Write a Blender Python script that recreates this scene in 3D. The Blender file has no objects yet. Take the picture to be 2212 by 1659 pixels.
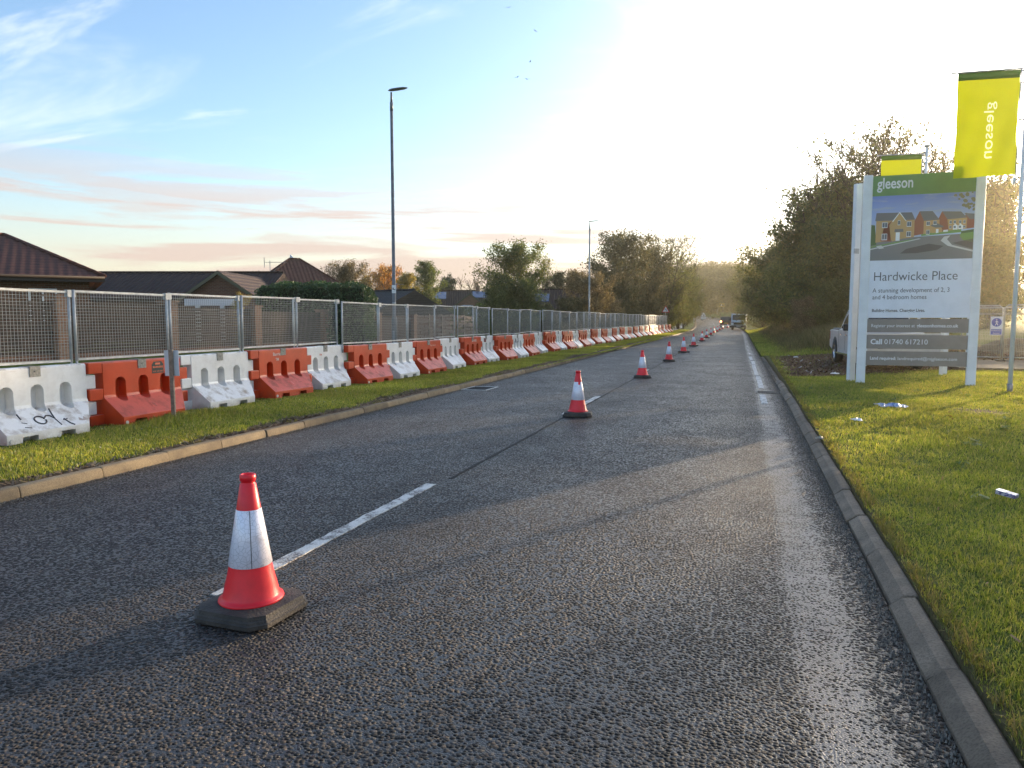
import bpy, bmesh, math, random
import numpy as np
from mathutils import Vector, Matrix
rad = math.radians
C = bpy.context.scene.collection
SC = bpy.context.scene

# ------------------------------------------------------------------ camera, sky, sun, exposure
CAM_H = 1.62
F_PX = 1600.0                      # focal length in pixels of a 2212 px wide frame
PITCH = rad(4.983); YAW = rad(17.487)
cam_d = bpy.data.cameras.new('camera'); cam = bpy.data.objects.new('camera', cam_d); C.objects.link(cam)
cam_d.sensor_width = 36.0; cam_d.lens = 36.0*F_PX/2212.0
cam_d.clip_start = 0.05; cam_d.clip_end = 5000
cam.location = (0, 0, CAM_H)
cam.rotation_euler = (rad(90)-PITCH, 0, YAW)
SC.camera = cam

SUN_AZ = rad(27.6)                 # from +Y towards +X
SUN_EL = rad(6.6)
SUN_DIR = Vector((math.sin(SUN_AZ)*math.cos(SUN_EL), math.cos(SUN_AZ)*math.cos(SUN_EL), math.sin(SUN_EL)))

world = bpy.data.worlds.new('World'); SC.world = world; world.use_nodes = True
wn, wl = world.node_tree.nodes, world.node_tree.links
wn.clear()
def W(t, **kw):
    n = wn.new(t)
    for k, v in kw.items():
        if k.startswith('i_'): n.inputs[int(k[2:])].default_value = v
        else: setattr(n, k, v)
    return n
def wmath(op, a, b=None, c=None, clamp=False):
    n = wn.new('ShaderNodeMath'); n.operation = op; n.use_clamp = clamp
    for i, x in enumerate((a, b, c)):
        if x is None: continue
        if isinstance(x, (int, float)): n.inputs[i].default_value = x
        else: wl.new(x, n.inputs[i])
    return n.outputs[0]
def wmix(f, a, b, mode='MIX'):
    n = wn.new('ShaderNodeMix'); n.data_type = 'RGBA'; n.blend_type = mode
    for idx, x in ((0, f), (6, a), (7, b)):
        if isinstance(x, (int, float)): n.inputs[idx].default_value = x
        elif isinstance(x, tuple): n.inputs[idx].default_value = x
        else: wl.new(x, n.inputs[idx])
    return n.outputs[2]
sky = W('ShaderNodeTexSky', sky_type='NISHITA', sun_disc=False)
sky.sun_elevation = SUN_EL; sky.sun_rotation = SUN_AZ; sky.altitude = 60
sky.air_density = 1.0; sky.dust_density = 1.2; sky.ozone_density = 2.0
tc = W('ShaderNodeTexCoord')
sep = W('ShaderNodeSeparateXYZ'); wl.new(tc.outputs['Generated'], sep.inputs[0])
dz = wmath('MAXIMUM', sep.outputs[2], 0.0)
den = wmath('ADD', dz, 0.07)
px = wmath('DIVIDE', sep.outputs[0], den); py = wmath('DIVIDE', sep.outputs[1], den)
comb = W('ShaderNodeCombineXYZ'); wl.new(px, comb.inputs[0]); wl.new(py, comb.inputs[1])
def cloud(scale, loc, rot, sc, detail, rough, lo, hi, dist=0.3):
    m = W('ShaderNodeMapping'); wl.new(comb.outputs[0], m.inputs[0])
    m.inputs['Location'].default_value = loc; m.inputs['Rotation'].default_value = (0, 0, rot); m.inputs['Scale'].default_value = sc
    n = W('ShaderNodeTexNoise'); wl.new(m.outputs[0], n.inputs['Vector'])
    n.inputs['Scale'].default_value = scale; n.inputs['Detail'].default_value = detail
    n.inputs['Roughness'].default_value = rough; n.inputs['Distortion'].default_value = dist
    r = W('ShaderNodeMapRange'); r.interpolation_type = 'SMOOTHSTEP'
    wl.new(n.outputs[0], r.inputs[0]); r.inputs[1].default_value = lo; r.inputs[2].default_value = hi
    return r.outputs[0]
c1 = cloud(0.62, (3.1, 1.7, 0), rad(-24), (0.30, 1.35, 1), 9, 0.62, 0.485, 0.72, 0.9)      # high wisps
c1b = cloud(0.9, (2.4, 9.3, 0), rad(40), (0.45, 1.5, 1), 8, 0.6, 0.54, 0.70, 1.4)
def band(loc, sc, lo, hi, detail=6):
    m = W('ShaderNodeMapping'); wl.new(tc.outputs['Generated'], m.inputs[0])
    m.inputs['Location'].default_value = loc; m.inputs['Scale'].default_value = sc
    n = W('ShaderNodeTexNoise'); wl.new(m.outputs[0], n.inputs['Vector']); n.inputs['Scale'].default_value = 1.0; n.inputs['Detail'].default_value = detail; n.inputs['Roughness'].default_value = .55; n.inputs['Distortion'].default_value = .35
    r = W('ShaderNodeMapRange'); r.interpolation_type = 'SMOOTHSTEP'; wl.new(n.outputs[0], r.inputs[0]); r.inputs[1].default_value = lo; r.inputs[2].default_value = hi
    return r.outputs[0]
c2 = band((1.3, 2.2, .35), (2.4, 2.4, 30), .50, .61)      # low banks
c3 = band((5.3, 7.2, 1.35), (4.5, 4.5, 34), .54, .66)
# angle to the sun
dotn = W('ShaderNodeVectorMath', operation='DOT_PRODUCT'); wl.new(tc.outputs['Generated'], dotn.inputs[0])
dotn.inputs[1].default_value = Vector((math.sin(SUN_AZ)*math.cos(rad(9)), math.cos(SUN_AZ)*math.cos(rad(9)), math.sin(rad(9))))
cs = wmath('MAXIMUM', dotn.outputs['Value'], 0.0)
glow = wmath('POWER', cs, 13.0)
glow2 = wmath('POWER', cs, 60.0)
STR = 0.12
GLOWK, GLOWK2 = 9.0, 70.0
# low factor: 1 near the horizon, 0 from about 20 degrees up
lowf = W('ShaderNodeMapRange'); wl.new(dz, lowf.inputs[0]); lowf.inputs[1].default_value = 0.13; lowf.inputs[2].default_value = 0.21
lowf.inputs[3].default_value = 1.0; lowf.inputs[4].default_value = 0.0
hazef = W('ShaderNodeMapRange'); wl.new(dz, hazef.inputs[0]); hazef.inputs[1].default_value = 0.0; hazef.inputs[2].default_value = 0.18
hazef.inputs[3].default_value = 0.8; hazef.inputs[4].default_value = 0.0; hazef.interpolation_type = 'SMOOTHSTEP'
base = wmix(1.0, sky.outputs[0], (1.34, 1.36, 1.50, 1), 'MULTIPLY')
base = wmix(hazef.outputs[0], base, (3.2, 2.75, 2.30, 1))
hi = wmath('MULTIPLY', wmath('MAXIMUM', c1, wmath('MULTIPLY', c1b, .8)), wmath('SUBTRACT', 1.0, lowf.outputs[0], clamp=True))
base = wmix(wmath('MULTIPLY', hi, 0.58), base, (4.2, 4.3, 4.5, 1))
loc_ = wmath('MULTIPLY', wmath('MAXIMUM', c2, wmath('MULTIPLY', c3, .6)), lowf.outputs[0])
base = wmix(wmath('MULTIPLY', loc_, 0.85), base, (2.75, 2.12, 1.90, 1))
gcol = wmix(1.0, (1.0, 0.93, 0.80, 1), (1, 1, 1, 1), 'MULTIPLY')
gs = W('ShaderNodeVectorMath', operation='SCALE'); wl.new(gcol, gs.inputs[0]); wl.new(wmath('ADD', wmath('MULTIPLY', glow, GLOWK), wmath('MULTIPLY', glow2, GLOWK2)), gs.inputs['Scale'])
fin = wmix(1.0, base, gs.outputs[0], 'ADD')
bg = W('ShaderNodeBackground'); wl.new(fin, bg.inputs[0]); bg.inputs[1].default_value = STR
wo = W('ShaderNodeOutputWorld'); wl.new(bg.outputs[0], wo.inputs[0])

sl = bpy.data.lights.new('sun', 'SUN'); sl.energy = 3.3; sl.angle = rad(0.6); sl.color = (1.0, 0.76, 0.49)
so = bpy.data.objects.new('sun', sl); C.objects.link(so)
so.rotation_euler = (-SUN_DIR).to_track_quat('-Z', 'Y').to_euler(); so.location = (20, 40, 30)

SC.view_settings.view_transform = 'Standard'; SC.view_settings.look = 'None'
SC.view_settings.exposure = 1.45; SC.view_settings.gamma = 1.0
SC.cycles.max_bounces = 6; SC.cycles.transparent_max_bounces = 12; SC.cycles.volume_bounces = 0
SC.cycles.sample_clamp_indirect = 6

# ------------------------------------------------------------------ helpers
def at(u, D, v=None, z=0.0):
    """A place seen in column u of the photo at camera depth D metres (v gives the height)."""
    yc = (829.5-v)/F_PX*D if v is not None else (math.tan(PITCH)*D + (z-CAM_H)/math.cos(PITCH))
    fw = D*math.cos(PITCH)+yc*math.sin(PITCH); zz = CAM_H + yc*math.cos(PITCH)-D*math.sin(PITCH)
    r = (u-1106)/F_PX*D
    return Vector((-math.sin(YAW)*fw+math.cos(YAW)*r, math.cos(YAW)*fw+math.sin(YAW)*r, zz if v is not None else z))

def newmat(name):
    m = bpy.data.materials.new(name); m.use_nodes = True
    return m, m.node_tree.nodes, m.node_tree.links, m.node_tree.nodes['Principled BSDF']
def mat(name, col, rough=0.6, var=0.12, scale=8.0, metal=0.0, bump=0.0, bscale=40.0, spec=0.5, col2=None, lo=0.4, hi=0.65, objrand=0.0, detail=4):
    m, n, l, p = newmat(name)
    p.inputs['Roughness'].default_value = rough; p.inputs['Metallic'].default_value = metal
    p.inputs['Specular IOR Level'].default_value = spec
    t = n.new('ShaderNodeTexCoord'); ns = n.new('ShaderNodeTexNoise'); l.new(t.outputs['Object'], ns.inputs['Vector'])
    ns.inputs['Scale'].default_value = scale; ns.inputs['Detail'].default_value = detail; ns.inputs['Roughness'].default_value = 0.6
    r = n.new('ShaderNodeMapRange'); l.new(ns.outputs[0], r.inputs[0]); r.inputs[1].default_value = lo; r.inputs[2].default_value = hi
    mx = n.new('ShaderNodeMix'); mx.data_type = 'RGBA'; l.new(r.outputs[0], mx.inputs[0])
    c2 = col2 if col2 else tuple(max(0, c*(1-var*2)) for c in col)
    mx.inputs[6].default_value = (*col, 1); mx.inputs[7].default_value = (*c2, 1)
    out = mx.outputs[2]
    if objrand:
        oi = n.new('ShaderNodeObjectInfo'); hs = n.new('ShaderNodeHueSaturation'); l.new(out, hs.inputs['Color'])
        mr = n.new('ShaderNodeMapRange'); l.new(oi.outputs['Random'], mr.inputs[0]); mr.inputs[3].default_value = 1-objrand; mr.inputs[4].default_value = 1+objrand
        l.new(mr.outputs[0], hs.inputs['Value']); out = hs.outputs[0]
    l.new(out, p.inputs['Base Color'])
    if bump:
        nb = n.new('ShaderNodeTexNoise'); l.new(t.outputs['Object'], nb.inputs['Vector']); nb.inputs['Scale'].default_value = bscale; nb.inputs['Detail'].default_value = 5
        b = n.new('ShaderNodeBump'); b.inputs['Strength'].default_value = bump; b.inputs['Distance'].default_value = 0.02
        l.new(nb.outputs[0], b.inputs['Height']); l.new(b.outputs[0], p.inputs['Normal'])
    return m
def flat(name, col, rough=0.6, metal=0.0, emit=0.0, spec=0.5):
    m, n, l, p = newmat(name); p.inputs['Base Color'].default_value = (*col, 1); p.inputs['Roughness'].default_value = rough
    p.inputs['Metallic'].default_value = metal; p.inputs['Specular IOR Level'].default_value = spec
    if emit: p.inputs['Emission Color'].default_value = (*col, 1); p.inputs['Emission Strength'].default_value = emit
    return m

def tag(o, label=None, cat=None, group=None, kind=None):
    if label: o['label'] = label
    if cat: o['category'] = cat
    if group: o['group'] = group
    if kind: o['kind'] = kind
    return o
def empty(name, loc=(0, 0, 0), rz=0.0):
    o = bpy.data.objects.new(name, None); C.objects.link(o); o.location = loc; o.rotation_euler = (0, 0, rz); o.empty_display_size = 0.2
    return o
def link(name, me, parent=None, loc=None, rz=None):
    o = bpy.data.objects.new(name, me); C.objects.link(o)
    if parent: o.parent = parent
    if loc is not None: o.location = loc
    if rz is not None: o.rotation_euler = (0, 0, rz)
    return o
class MB:
    """collects geometry for ONE mesh"""
    def __init__(s): s.v = []; s.f = []; s.m = []; s.sm = []
    def add(s, vs, fs, m=0, smooth=False):
        o = len(s.v); s.v += [tuple(v) for v in vs]; s.f += [tuple(i+o for i in f) for f in fs]; s.m += [m]*len(fs); s.sm += [smooth]*len(fs)
        return s
    def box(s, a, b, m=0, mtx=None, taper=None):
        x0, y0, z0 = a; x1, y1, z1 = b
        vs = [(x0,y0,z0),(x1,y0,z0),(x1,y1,z0),(x0,y1,z0),(x0,y0,z1),(x1,y0,z1),(x1,y1,z1),(x0,y1,z1)]
        if taper:
            cx, cy = (x0+x1)/2, (y0+y1)/2
            vs = vs[:4]+[(cx+(x-cx)*taper, cy+(y-cy)*taper, z) for x, y, z in vs[4:]]
        if mtx: vs = [tuple(mtx @ Vector(v)) for v in vs]
        return s.add(vs, [(0,3,2,1),(4,5,6,7),(0,1,5,4),(1,2,6,5),(2,3,7,6),(3,0,4,7)], m)
    def tube(s, pts, rs, n=8, m=0, cap=True, smooth=True):
        pts = [Vector(p) for p in pts]
        if isinstance(rs, (int, float)): rs = [rs]*len(pts)
        vs = []; fs = []; prev = None
        for i, p in enumerate(pts):
            d = (pts[min(i+1, len(pts)-1)]-pts[max(i-1, 0)]).normalized()
            if prev is None:
                a = Vector((0, 0, 1)) if abs(d.z) < 0.9 else Vector((1, 0, 0)); prev = d.cross(a).normalized()
            x = (prev-d*prev.dot(d)).normalized(); y = d.cross(x); prev = x
            for k in range(n):
                a = 2*math.pi*k/n; vs.append(p+(x*math.cos(a)+y*math.sin(a))*rs[i])
        for i in range(len(pts)-1):
            for k in range(n):
                fs.append((i*n+k, i*n+(k+1) % n, (i+1)*n+(k+1) % n, (i+1)*n+k))
        s.add(vs, fs, m, smooth)
        if cap:
            o = len(s.v)-len(vs)
            s.f += [tuple(o+k for k in range(n))[::-1], tuple(o+len(vs)-n+k for k in range(n))]; s.m += [m, m]; s.sm += [False, False]
        return s
    def lathe(s, prof, n=24, m=0, c=(0, 0, 0), smooth=True, mats=None):
        vs = []; fs = []
        for r, z in prof:
            for k in range(n):
                a = 2*math.pi*k/n; vs.append((c[0]+r*math.cos(a), c[1]+r*math.sin(a), c[2]+z))
        o = len(s.v)
        for i in range(len(prof)-1):
            fr = [(i*n+k, i*n+(k+1) % n, (i+1)*n+(k+1) % n, (i+1)*n+k) for k in range(n)]
            s.f += [tuple(o+j for j in f) for f in fr]; s.m += [mats[i] if mats else m]*n; s.sm += [smooth]*n
        s.v += vs
        return s
    def prism(s, poly, a, b, axis='y', m=0):
        """poly (p,q) extruded from a to b along axis; p,q are the other two axes in order"""
        n = len(poly)
        def P(p, q, t): return {'x': (t, p, q), 'y': (p, t, q), 'z': (p, q, t)}[axis]
        vs = [P(p, q, a) for p, q in poly]+[P(p, q, b) for p, q in poly]
        fs = [tuple(range(n))[::-1], tuple(range(n, 2*n))]+[(i, (i+1) % n, n+(i+1) % n, n+i) for i in range(n)]
        return s.add(vs, fs, m)
    def quad(s, a, b, c, d, m=0): return s.add([a, b, c, d], [(0, 1, 2, 3)], m)
    def mesh(s, name, mats, recalc=True):
        me = bpy.data.meshes.new(name); me.from_pydata(s.v, [], s.f)
        for k in (mats if isinstance(mats, (list, tuple)) else [mats]): me.materials.append(k)
        me.polygons.foreach_set('material_index', s.m); me.polygons.foreach_set('use_smooth', s.sm)
        if recalc:
            bm = bmesh.new(); bm.from_mesh(me); bmesh.ops.recalc_face_normals(bm, faces=bm.faces); bm.to_mesh(me); bm.free()
        me.update(); return me
    def build(s, name, mats, parent=None, loc=None, rz=None, bevel=0.0, seg=2):
        o = link(name, s.mesh(name, mats), parent, loc, rz)
        if bevel:
            b = o.modifiers.new('bevel', 'BEVEL'); b.width = bevel; b.segments = seg; b.limit_method = 'ANGLE'; b.angle_limit = rad(35)
        return o
def apply_mods(o):
    dg = bpy.context.evaluated_depsgraph_get(); dg.update()
    me = bpy.data.meshes.new_from_object(o.evaluated_get(dg)); o.modifiers.clear(); o.data = me; return o
def text(name, s, size, m, parent=None, loc=(0, 0, 0), rot=(0, 0, 0), align='LEFT', depth=0.002, bold=0.0, mirror=False, width=None):
    cu = bpy.data.curves.new(name, 'FONT'); cu.body = s; cu.size = size; cu.extrude = depth; cu.align_x = align; cu.offset = bold
    cu.resolution_u = 3
    t = bpy.data.objects.new('tmp', cu); C.objects.link(t)
    dg = bpy.context.evaluated_depsgraph_get(); dg.update()
    me = bpy.data.meshes.new_from_object(t.evaluated_get(dg)); bpy.data.objects.remove(t)
    xs = [v.co.x for v in me.vertices]
    k = 1.0
    if width and xs: k = width/(max(xs)-min(xs))
    for v in me.vertices:
        v.co.x *= k*(-1 if mirror else 1)
    me.materials.clear(); me.materials.append(m); me.name = name
    o = link(name, me, parent, loc); o.rotation_euler = rot
    return o
def copy_tree(o, parent=None):
    c = o.copy(); C.objects.link(c); c.parent = parent
    for ch in list(o.children): copy_tree(ch, c)
    return c
def npmesh(name, verts, loops, counts, mats, smooth=False, mi=None):
    me = bpy.data.meshes.new(name); nv = len(verts); nf = len(counts)
    me.vertices.add(nv); me.vertices.foreach_set('co', np.asarray(verts, dtype=np.float32).ravel())
    me.loops.add(len(loops)); me.loops.foreach_set('vertex_index', np.asarray(loops, dtype=np.int32))
    me.polygons.add(nf); st = np.concatenate([[0], np.cumsum(counts)[:-1]]).astype(np.int32)
    me.polygons.foreach_set('loop_start', st); me.polygons.foreach_set('loop_total', np.asarray(counts, dtype=np.int32))
    for k in (mats if isinstance(mats, (list, tuple)) else [mats]): me.materials.append(k)
    if mi is not None: me.polygons.foreach_set('material_index', np.asarray(mi, dtype=np.int32))
    me.update(calc_edges=True); return me
def nz(x, y, s=1.0, seed=0.0):
    return (np.sin(x*1.7*s+seed)+np.sin(y*2.1*s+seed*1.3+1.1*np.sin(x*s*.9))+np.sin((x+y)*1.3*s+2.1+seed)+np.sin((x-y*.7)*3.1*s+seed*2)*.6+np.sin((x*.6+y)*4.3*s+seed)*.5)/4.1

# ------------------------------------------------------------------ road line and terrain
CP = [(-40, -2.72), (12, -2.72), (25, -2.80), (40, -2.98), (55, -3.10), (80, -3.25), (110, -3.75), (140, -5.2), (170, -7.0), (190, -9.0), (205, -12.2), (217, -17.5), (226, -25), (233, -36), (238, -55), (242, -90)]
_cy = np.array([c[0] for c in CP], float); _cx = np.array([c[1] for c in CP], float)
def cx(y):
    return float(np.interp(y, _cy, _cx))
def cxs(y):   # smoothed
    w = 5.0 if y > 30 else 3.0
    return sum(cx(y+o*w) for o in (-1.5, -.75, 0, .75, 1.5))/5
_hy = np.array([-100, 95, 120, 145, 170, 200, 225, 260, 400, 900], float); _hz = np.array([0, 0, .12, .4, 1.0, 2.1, 3.0, 3.8, 6.0, 9.0], float)
def hgt(y):
    return sum(float(np.interp(y+o, _hy, _hz)) for o in (-10, -5, 0, 5, 10))/5
HALF = 3.53
def ground_z(x, y):
    """height of the natural ground"""
    d = x-cxs(y) if y < 215 else 999
    z = hgt(y)
    if y < 215:
        if abs(d) < HALF+0.06 or (0 < d < HALF+.145): return z-0.12
        z += 0.095
        if d > 0:
            e = d-HALF
            if y > 30: z += min(1, (y-30)/10)*max(0, min(0.9, (e-0.8)*0.2))
            else: z += 0.03*math.sin(x*.9+y*.4)*min(1, max(0, e))
        else:
            e = -d-HALF
            k = 1.0 if y < 24 else max(0.25, 1-(y-24)/30)
            z += 0.02*math.sin(y*.6)*min(1, max(0, e-.3))
            z += k*0.42*max(0, min(1, (e-3.5)/8.0))
    else: z += .05
    return z

def sstep(a, b, x): 
    t = np.clip((x-a)/(b-a), 0, 1); return t*t*(3-2*t)
def soil_at(x, y):
    """bare earth: beside the left kerb, the chipped-bark patch on the right, two mole hills"""
    c = np.interp(y, _cy, _cx)
    e = c-HALF-x
    w = 0.42+0.3*nz(x*0, y, .55, 3.0)+0.14*nz(x, y, 3.0, 1.0)
    s = np.where((e > 0) & (e < 1.4), 1-sstep(w-.1, w+.12, e), 0)
    n = nz(x, y, 1.1, 5.0)*.5
    s2 = sstep(-.35, .35, (x-1.15)+n*.2)*sstep(0, 1, (y-(20.6+(x-1)*.75)+n)/0.9)*sstep(0, 1, (33.5+(x-1)*.25-y-n)/1.5)*sstep(0, 1, (15-x)/2)
    s3 = sstep(0, 1, 1.3-np.hypot((x-3.75)/.36, (y-13.9)/.55))+sstep(0, 1, 1.3-np.hypot((x-5.1)/.4, (y-13.6)/.4))
    r = np.abs(x-(c+HALF))
    s4 = (1-sstep(.16, .30+.1*nz(x, y, 3.0, 2.0), r))*.7*(y < 33)
    s4 = np.where(x > c+HALF, s4, 0)
    return np.clip(s+s2+s3*.9+s4, 0, 1)

def ground_mat():
    m, n, l, p = newmat('grassy ground'); p.inputs['Roughness'].default_value = 0.95; p.inputs['Specular IOR Level'].default_value = 0.1
    t = n.new('ShaderNodeTexCoord')
    a = n.new('ShaderNodeAttribute'); a.attribute_name = 'soil'
    def noise(s, d=6):
        x = n.new('ShaderNodeTexNoise'); l.new(t.outputs['Object'], x.inputs['Vector']); x.inputs['Scale'].default_value = s; x.inputs['Detail'].default_value = d; return x
    def mix(f, A, B):
        x = n.new('ShaderNodeMix'); x.data_type = 'RGBA'; l.new(f, x.inputs[0])
        for i, q in ((6, A), (7, B)):
            if isinstance(q, tuple): x.inputs[i].default_value = (*q, 1)
            else: l.new(q, x.inputs[i])
        return x.outputs[2]
    n1 = noise(1.3); n2 = noise(22); n3 = noise(45)
    rr = n.new('ShaderNodeMapRange'); l.new(n2.outputs[0], rr.inputs[0]); rr.inputs[1].default_value = .35; rr.inputs[2].default_value = .65
    g = mix(n1.outputs[0], (0.12, 0.17, 0.028), (0.16, 0.18, 0.04))
    g = mix(rr.outputs[0], g, (0.05, 0.07, 0.016))
    s = mix(n3.outputs[0], (0.055, 0.032, 0.020), (0.15, 0.095, 0.060))
    l.new(mix(a.outputs['Fac'], g, s), p.inputs['Base Color'])
    b = n.new('ShaderNodeBump'); b.inputs['Strength'].default_value = 0.9; b.inputs['Distance'].default_value = 0.05
    l.new(n2.outputs[0], b.inputs['Height']); l.new(b.outputs[0], p.inputs['Normal'])
    return m

ds_l = [-900, -400, -200, -120, -90, -70, -55, -45, -38, -32, -27, -23, -20, -17.5, -15.5, -14, -12.5, -11.3]+list(np.arange(-10.3, -3.9, 0.16))+[-3.8, -3.68, -3.62, -3.575]
ds = ds_l+[-3.5, -1.2, 1.2, 3.5]+[3.672, 3.682, 3.72, 3.8]+list(np.arange(3.95, 13, 0.16))+[13.4, 14, 15, 16.5, 18.5, 21, 25, 30, 38, 48, 60, 80, 120, 200, 400, 900]
ys = [-600, -200, -60, -20, -8]+list(np.arange(-4, 34, 0.16))+list(np.arange(34, 60, .8))+list(np.arange(61, 110, 2.0))+list(np.arange(112, 262, 4))+[275, 300, 340, 400, 520, 700, 1000, 1800]
V = []; 
for y in ys:
    c = cxs(y) if y < 215 else cxs(215)+(0 if y > 400 else 0)
    for d in ds:
        x = c+d
        V.append((x, y, ground_z(x, y)))
V = np.array(V, dtype=np.float32); nx = len(ds); ny = len(ys)
I = np.arange(nx*ny).reshape(ny, nx)
Q = np.stack([I[:-1, :-1], I[:-1, 1:], I[1:, 1:], I[1:, :-1]], -1).reshape(-1, 4)
gme = npmesh('ground', V, Q.ravel(), np.full(len(Q), 4), ground_mat())
at_s = gme.attributes.new('soil', 'FLOAT', 'POINT'); at_s.data.foreach_set('value', soil_at(V[:, 0].astype(float), V[:, 1].astype(float)).astype(np.float32))
gme.polygons.foreach_set('use_smooth', [True]*len(Q))
tag(link('ground', gme), kind='structure')

# path points of the road
def road_pts():
    pts = []; y = -30.0
    while y < 218: pts.append((cxs(y), y)); y += 1.0 if y < 150 else 2.5
    for y2 in np.arange(220, 243, 1.2): pts.append((cx(y2), y2))
    return pts
RP = road_pts()
def strip_frame(pts):
    out = []; s = 0
    for i, p in enumerate(pts):
        a = Vector(pts[max(0, i-1)]); b = Vector(pts[min(len(pts)-1, i+1)]); t = (b-a).normalized(); nrm = Vector((t.y, -t.x))
        if i: s += (Vector(p)-Vector(pts[i-1])).length
        out.append((Vector(p), nrm, s))
    return out
RF = strip_frame(RP)
def road_h(x, y): return hgt(y)
def make_strip(name, frame, offs, zoff, m, kind='structure'):
    V = []; Q = []; UV = []
    for p, nrm, s in frame:
        for o, zo in zip(offs, zoff):
            q = p+nrm*o; V.append((q.x, q.y, road_h(q.x, p.y)+zo)); UV.append((o, s))
    k = len(offs)
    for i in range(len(frame)-1):
        for j in range(k-1): Q.append((i*k+j, i*k+j+1, (i+1)*k+j+1, (i+1)*k+j))
    me = bpy.data.meshes.new(name); me.from_pydata(V, [], Q); me.materials.append(m)
    uv = me.uv_layers.new(name='UVMap')
    for lp in me.loops: uv.data[lp.index].uv = UV[lp.vertex_index]
    me.polygons.foreach_set('use_smooth', [True]*len(Q)); me.update()
    o = link(name, me); 
    if kind: tag(o, kind=kind)
    return o
def road_mat():
    m, n, l, p = newmat('wet chipped asphalt')
    t = n.new('ShaderNodeTexCoord')
    def noise(s, d=5, r=.6):
        x = n.new('ShaderNodeTexNoise'); l.new(t.outputs['Object'], x.inputs['Vector']); x.inputs['Scale'].default_value = s; x.inputs['Detail'].default_value = d; x.inputs['Roughness'].default_value = r; return x.outputs[0]
    def mr(x, a, b, c=0., d=1., sm=False):
        r = n.new('ShaderNodeMapRange'); l.new(x, r.inputs[0]); 
        for i, q in enumerate((a, b, c, d)): r.inputs[i+1].default_value = q
        if sm: r.interpolation_type = 'SMOOTHSTEP'
        return r.outputs[0]
    def mth(op, a, b=None):
        x = n.new('ShaderNodeMath'); x.operation = op
        for i, q in enumerate((a, b) if b is not None else (a,)):
            if isinstance(q, (int, float)): x.inputs[i].default_value = q
            else: l.new(q, x.inputs[i])
        return x.outputs[0]
    def mix(f, A, B):
        x = n.new('ShaderNodeMix'); x.data_type = 'RGBA'
        for i, q in ((0, f), (6, A), (7, B)):
            if isinstance(q, (int, float)): x.inputs[i].default_value = q
            elif isinstance(q, tuple): x.inputs[i].default_value = (*q, 1)
            else: l.new(q, x.inputs[i])
        return x.outputs[2]
    sp = n.new('ShaderNodeSeparateXYZ'); l.new(t.outputs['UV'], sp.inputs[0]); off = sp.outputs[0]
    vo = n.new('ShaderNodeTexVoronoi'); l.new(t.outputs['Object'], vo.inputs['Vector']); vo.inputs['Scale'].default_value = 50
    vo2 = n.new('ShaderNodeTexVoronoi'); l.new(t.outputs['Object'], vo2.inputs['Vector']); vo2.inputs['Scale'].default_value = 105
    cs = n.new('ShaderNodeSeparateColor'); l.new(vo.outputs['Color'], cs.inputs[0])
    wob = mth('MULTIPLY', mth('SUBTRACT', noise(1.6, 3), .5), .20)
    ed = mth('ABSOLUTE', mth('SUBTRACT', mth('ADD', off, wob), 3.14))
    band = mth('MULTIPLY', mr(ed, .08, .20, 1, 0, True), mr(noise(4, 5, .7), .30, .58, .30, 1))
    stain = mr(noise(.23, 5, .7), .52, .66)
    trk = mr(mth('ABSOLUTE', mth('SUBTRACT', mth('ABSOLUTE', mth('SUBTRACT', mth('ABSOLUTE', off), 1.75)), .80)), .05, .5, 1, 0)
    # chips stand proud of a smooth wet binder; fewer chips stand out in the worn edge band and the polished tracks
    thr = mth('ADD', mth('MULTIPLY', cs.outputs[2], .20), mth('SUBTRACT', mth('SUBTRACT', .56, mth('MULTIPLY', band, .25)), mth('MULTIPLY', mr(noise(3.1, 5, .7), .42, .68), .10)))
    dd = mth('SUBTRACT', thr, vo.outputs['Distance'])
    chip = mr(dd, -.03, .10, 0, 1, True)
    dome = mr(dd, 0, .50, 0, 1)
    cpow = mth('POWER', cs.outputs[0], 2.2)
    ccol = mix(cpow, (0.012, 0.0112, 0.0112), (0.105, 0.095, 0.090))
    ccol = mix(mth('MULTIPLY', mr(cs.outputs[1], .92, .96), .7), ccol, (0.18, 0.125, 0.085))
    binder = mix(band, (0.030, 0.028, 0.029), (0.13, 0.118, 0.108))
    col = mix(chip, binder, ccol)
    col = mix(mth('MULTIPLY', mth('MAXIMUM', mth('MULTIPLY', stain, .5), mth('MULTIPLY', mr(noise(2.3, 6, .7), .58, .7), .3)), mth('SUBTRACT', 1.0, band)), col, (0.014, 0.013, 0.013))
    eda = mth('ABSOLUTE', off); silt = mth('MULTIPLY', mr(eda, 3.36, 3.54, 0, .85), mr(noise(5, 4), .25, .55))
    col = mix(silt, col, (0.070, 0.048, 0.032))
    l.new(col, p.inputs['Base Color'])
    rb_ = mth('ADD', mr(noise(.7, 5), .35, .65, .27, .40), mth('MULTIPLY', noise(30, 3), .08))
    rough = mth('SUBTRACT', mth('ADD', mth('ADD', rb_, mth('MULTIPLY', chip, .30)), mth('MULTIPLY', silt, .4)), mth('MULTIPLY', trk, .03))
    l.new(rough, p.inputs['Roughness']); l.new(mr(chip, 0, 1, .62, .22), p.inputs['Specular IOR Level']); p.inputs['Specular Tint'].default_value = (1, .95, .90, 1)
    fine = mth('MULTIPLY', mr(vo2.outputs['Distance'], .1, .6, 1, 0), .16)
    b = n.new('ShaderNodeBump'); b.inputs['Strength'].default_value = 1.0; b.inputs['Distance'].default_value = 0.014; l.new(mth('ADD', dome, fine), b.inputs['Height'])
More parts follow.
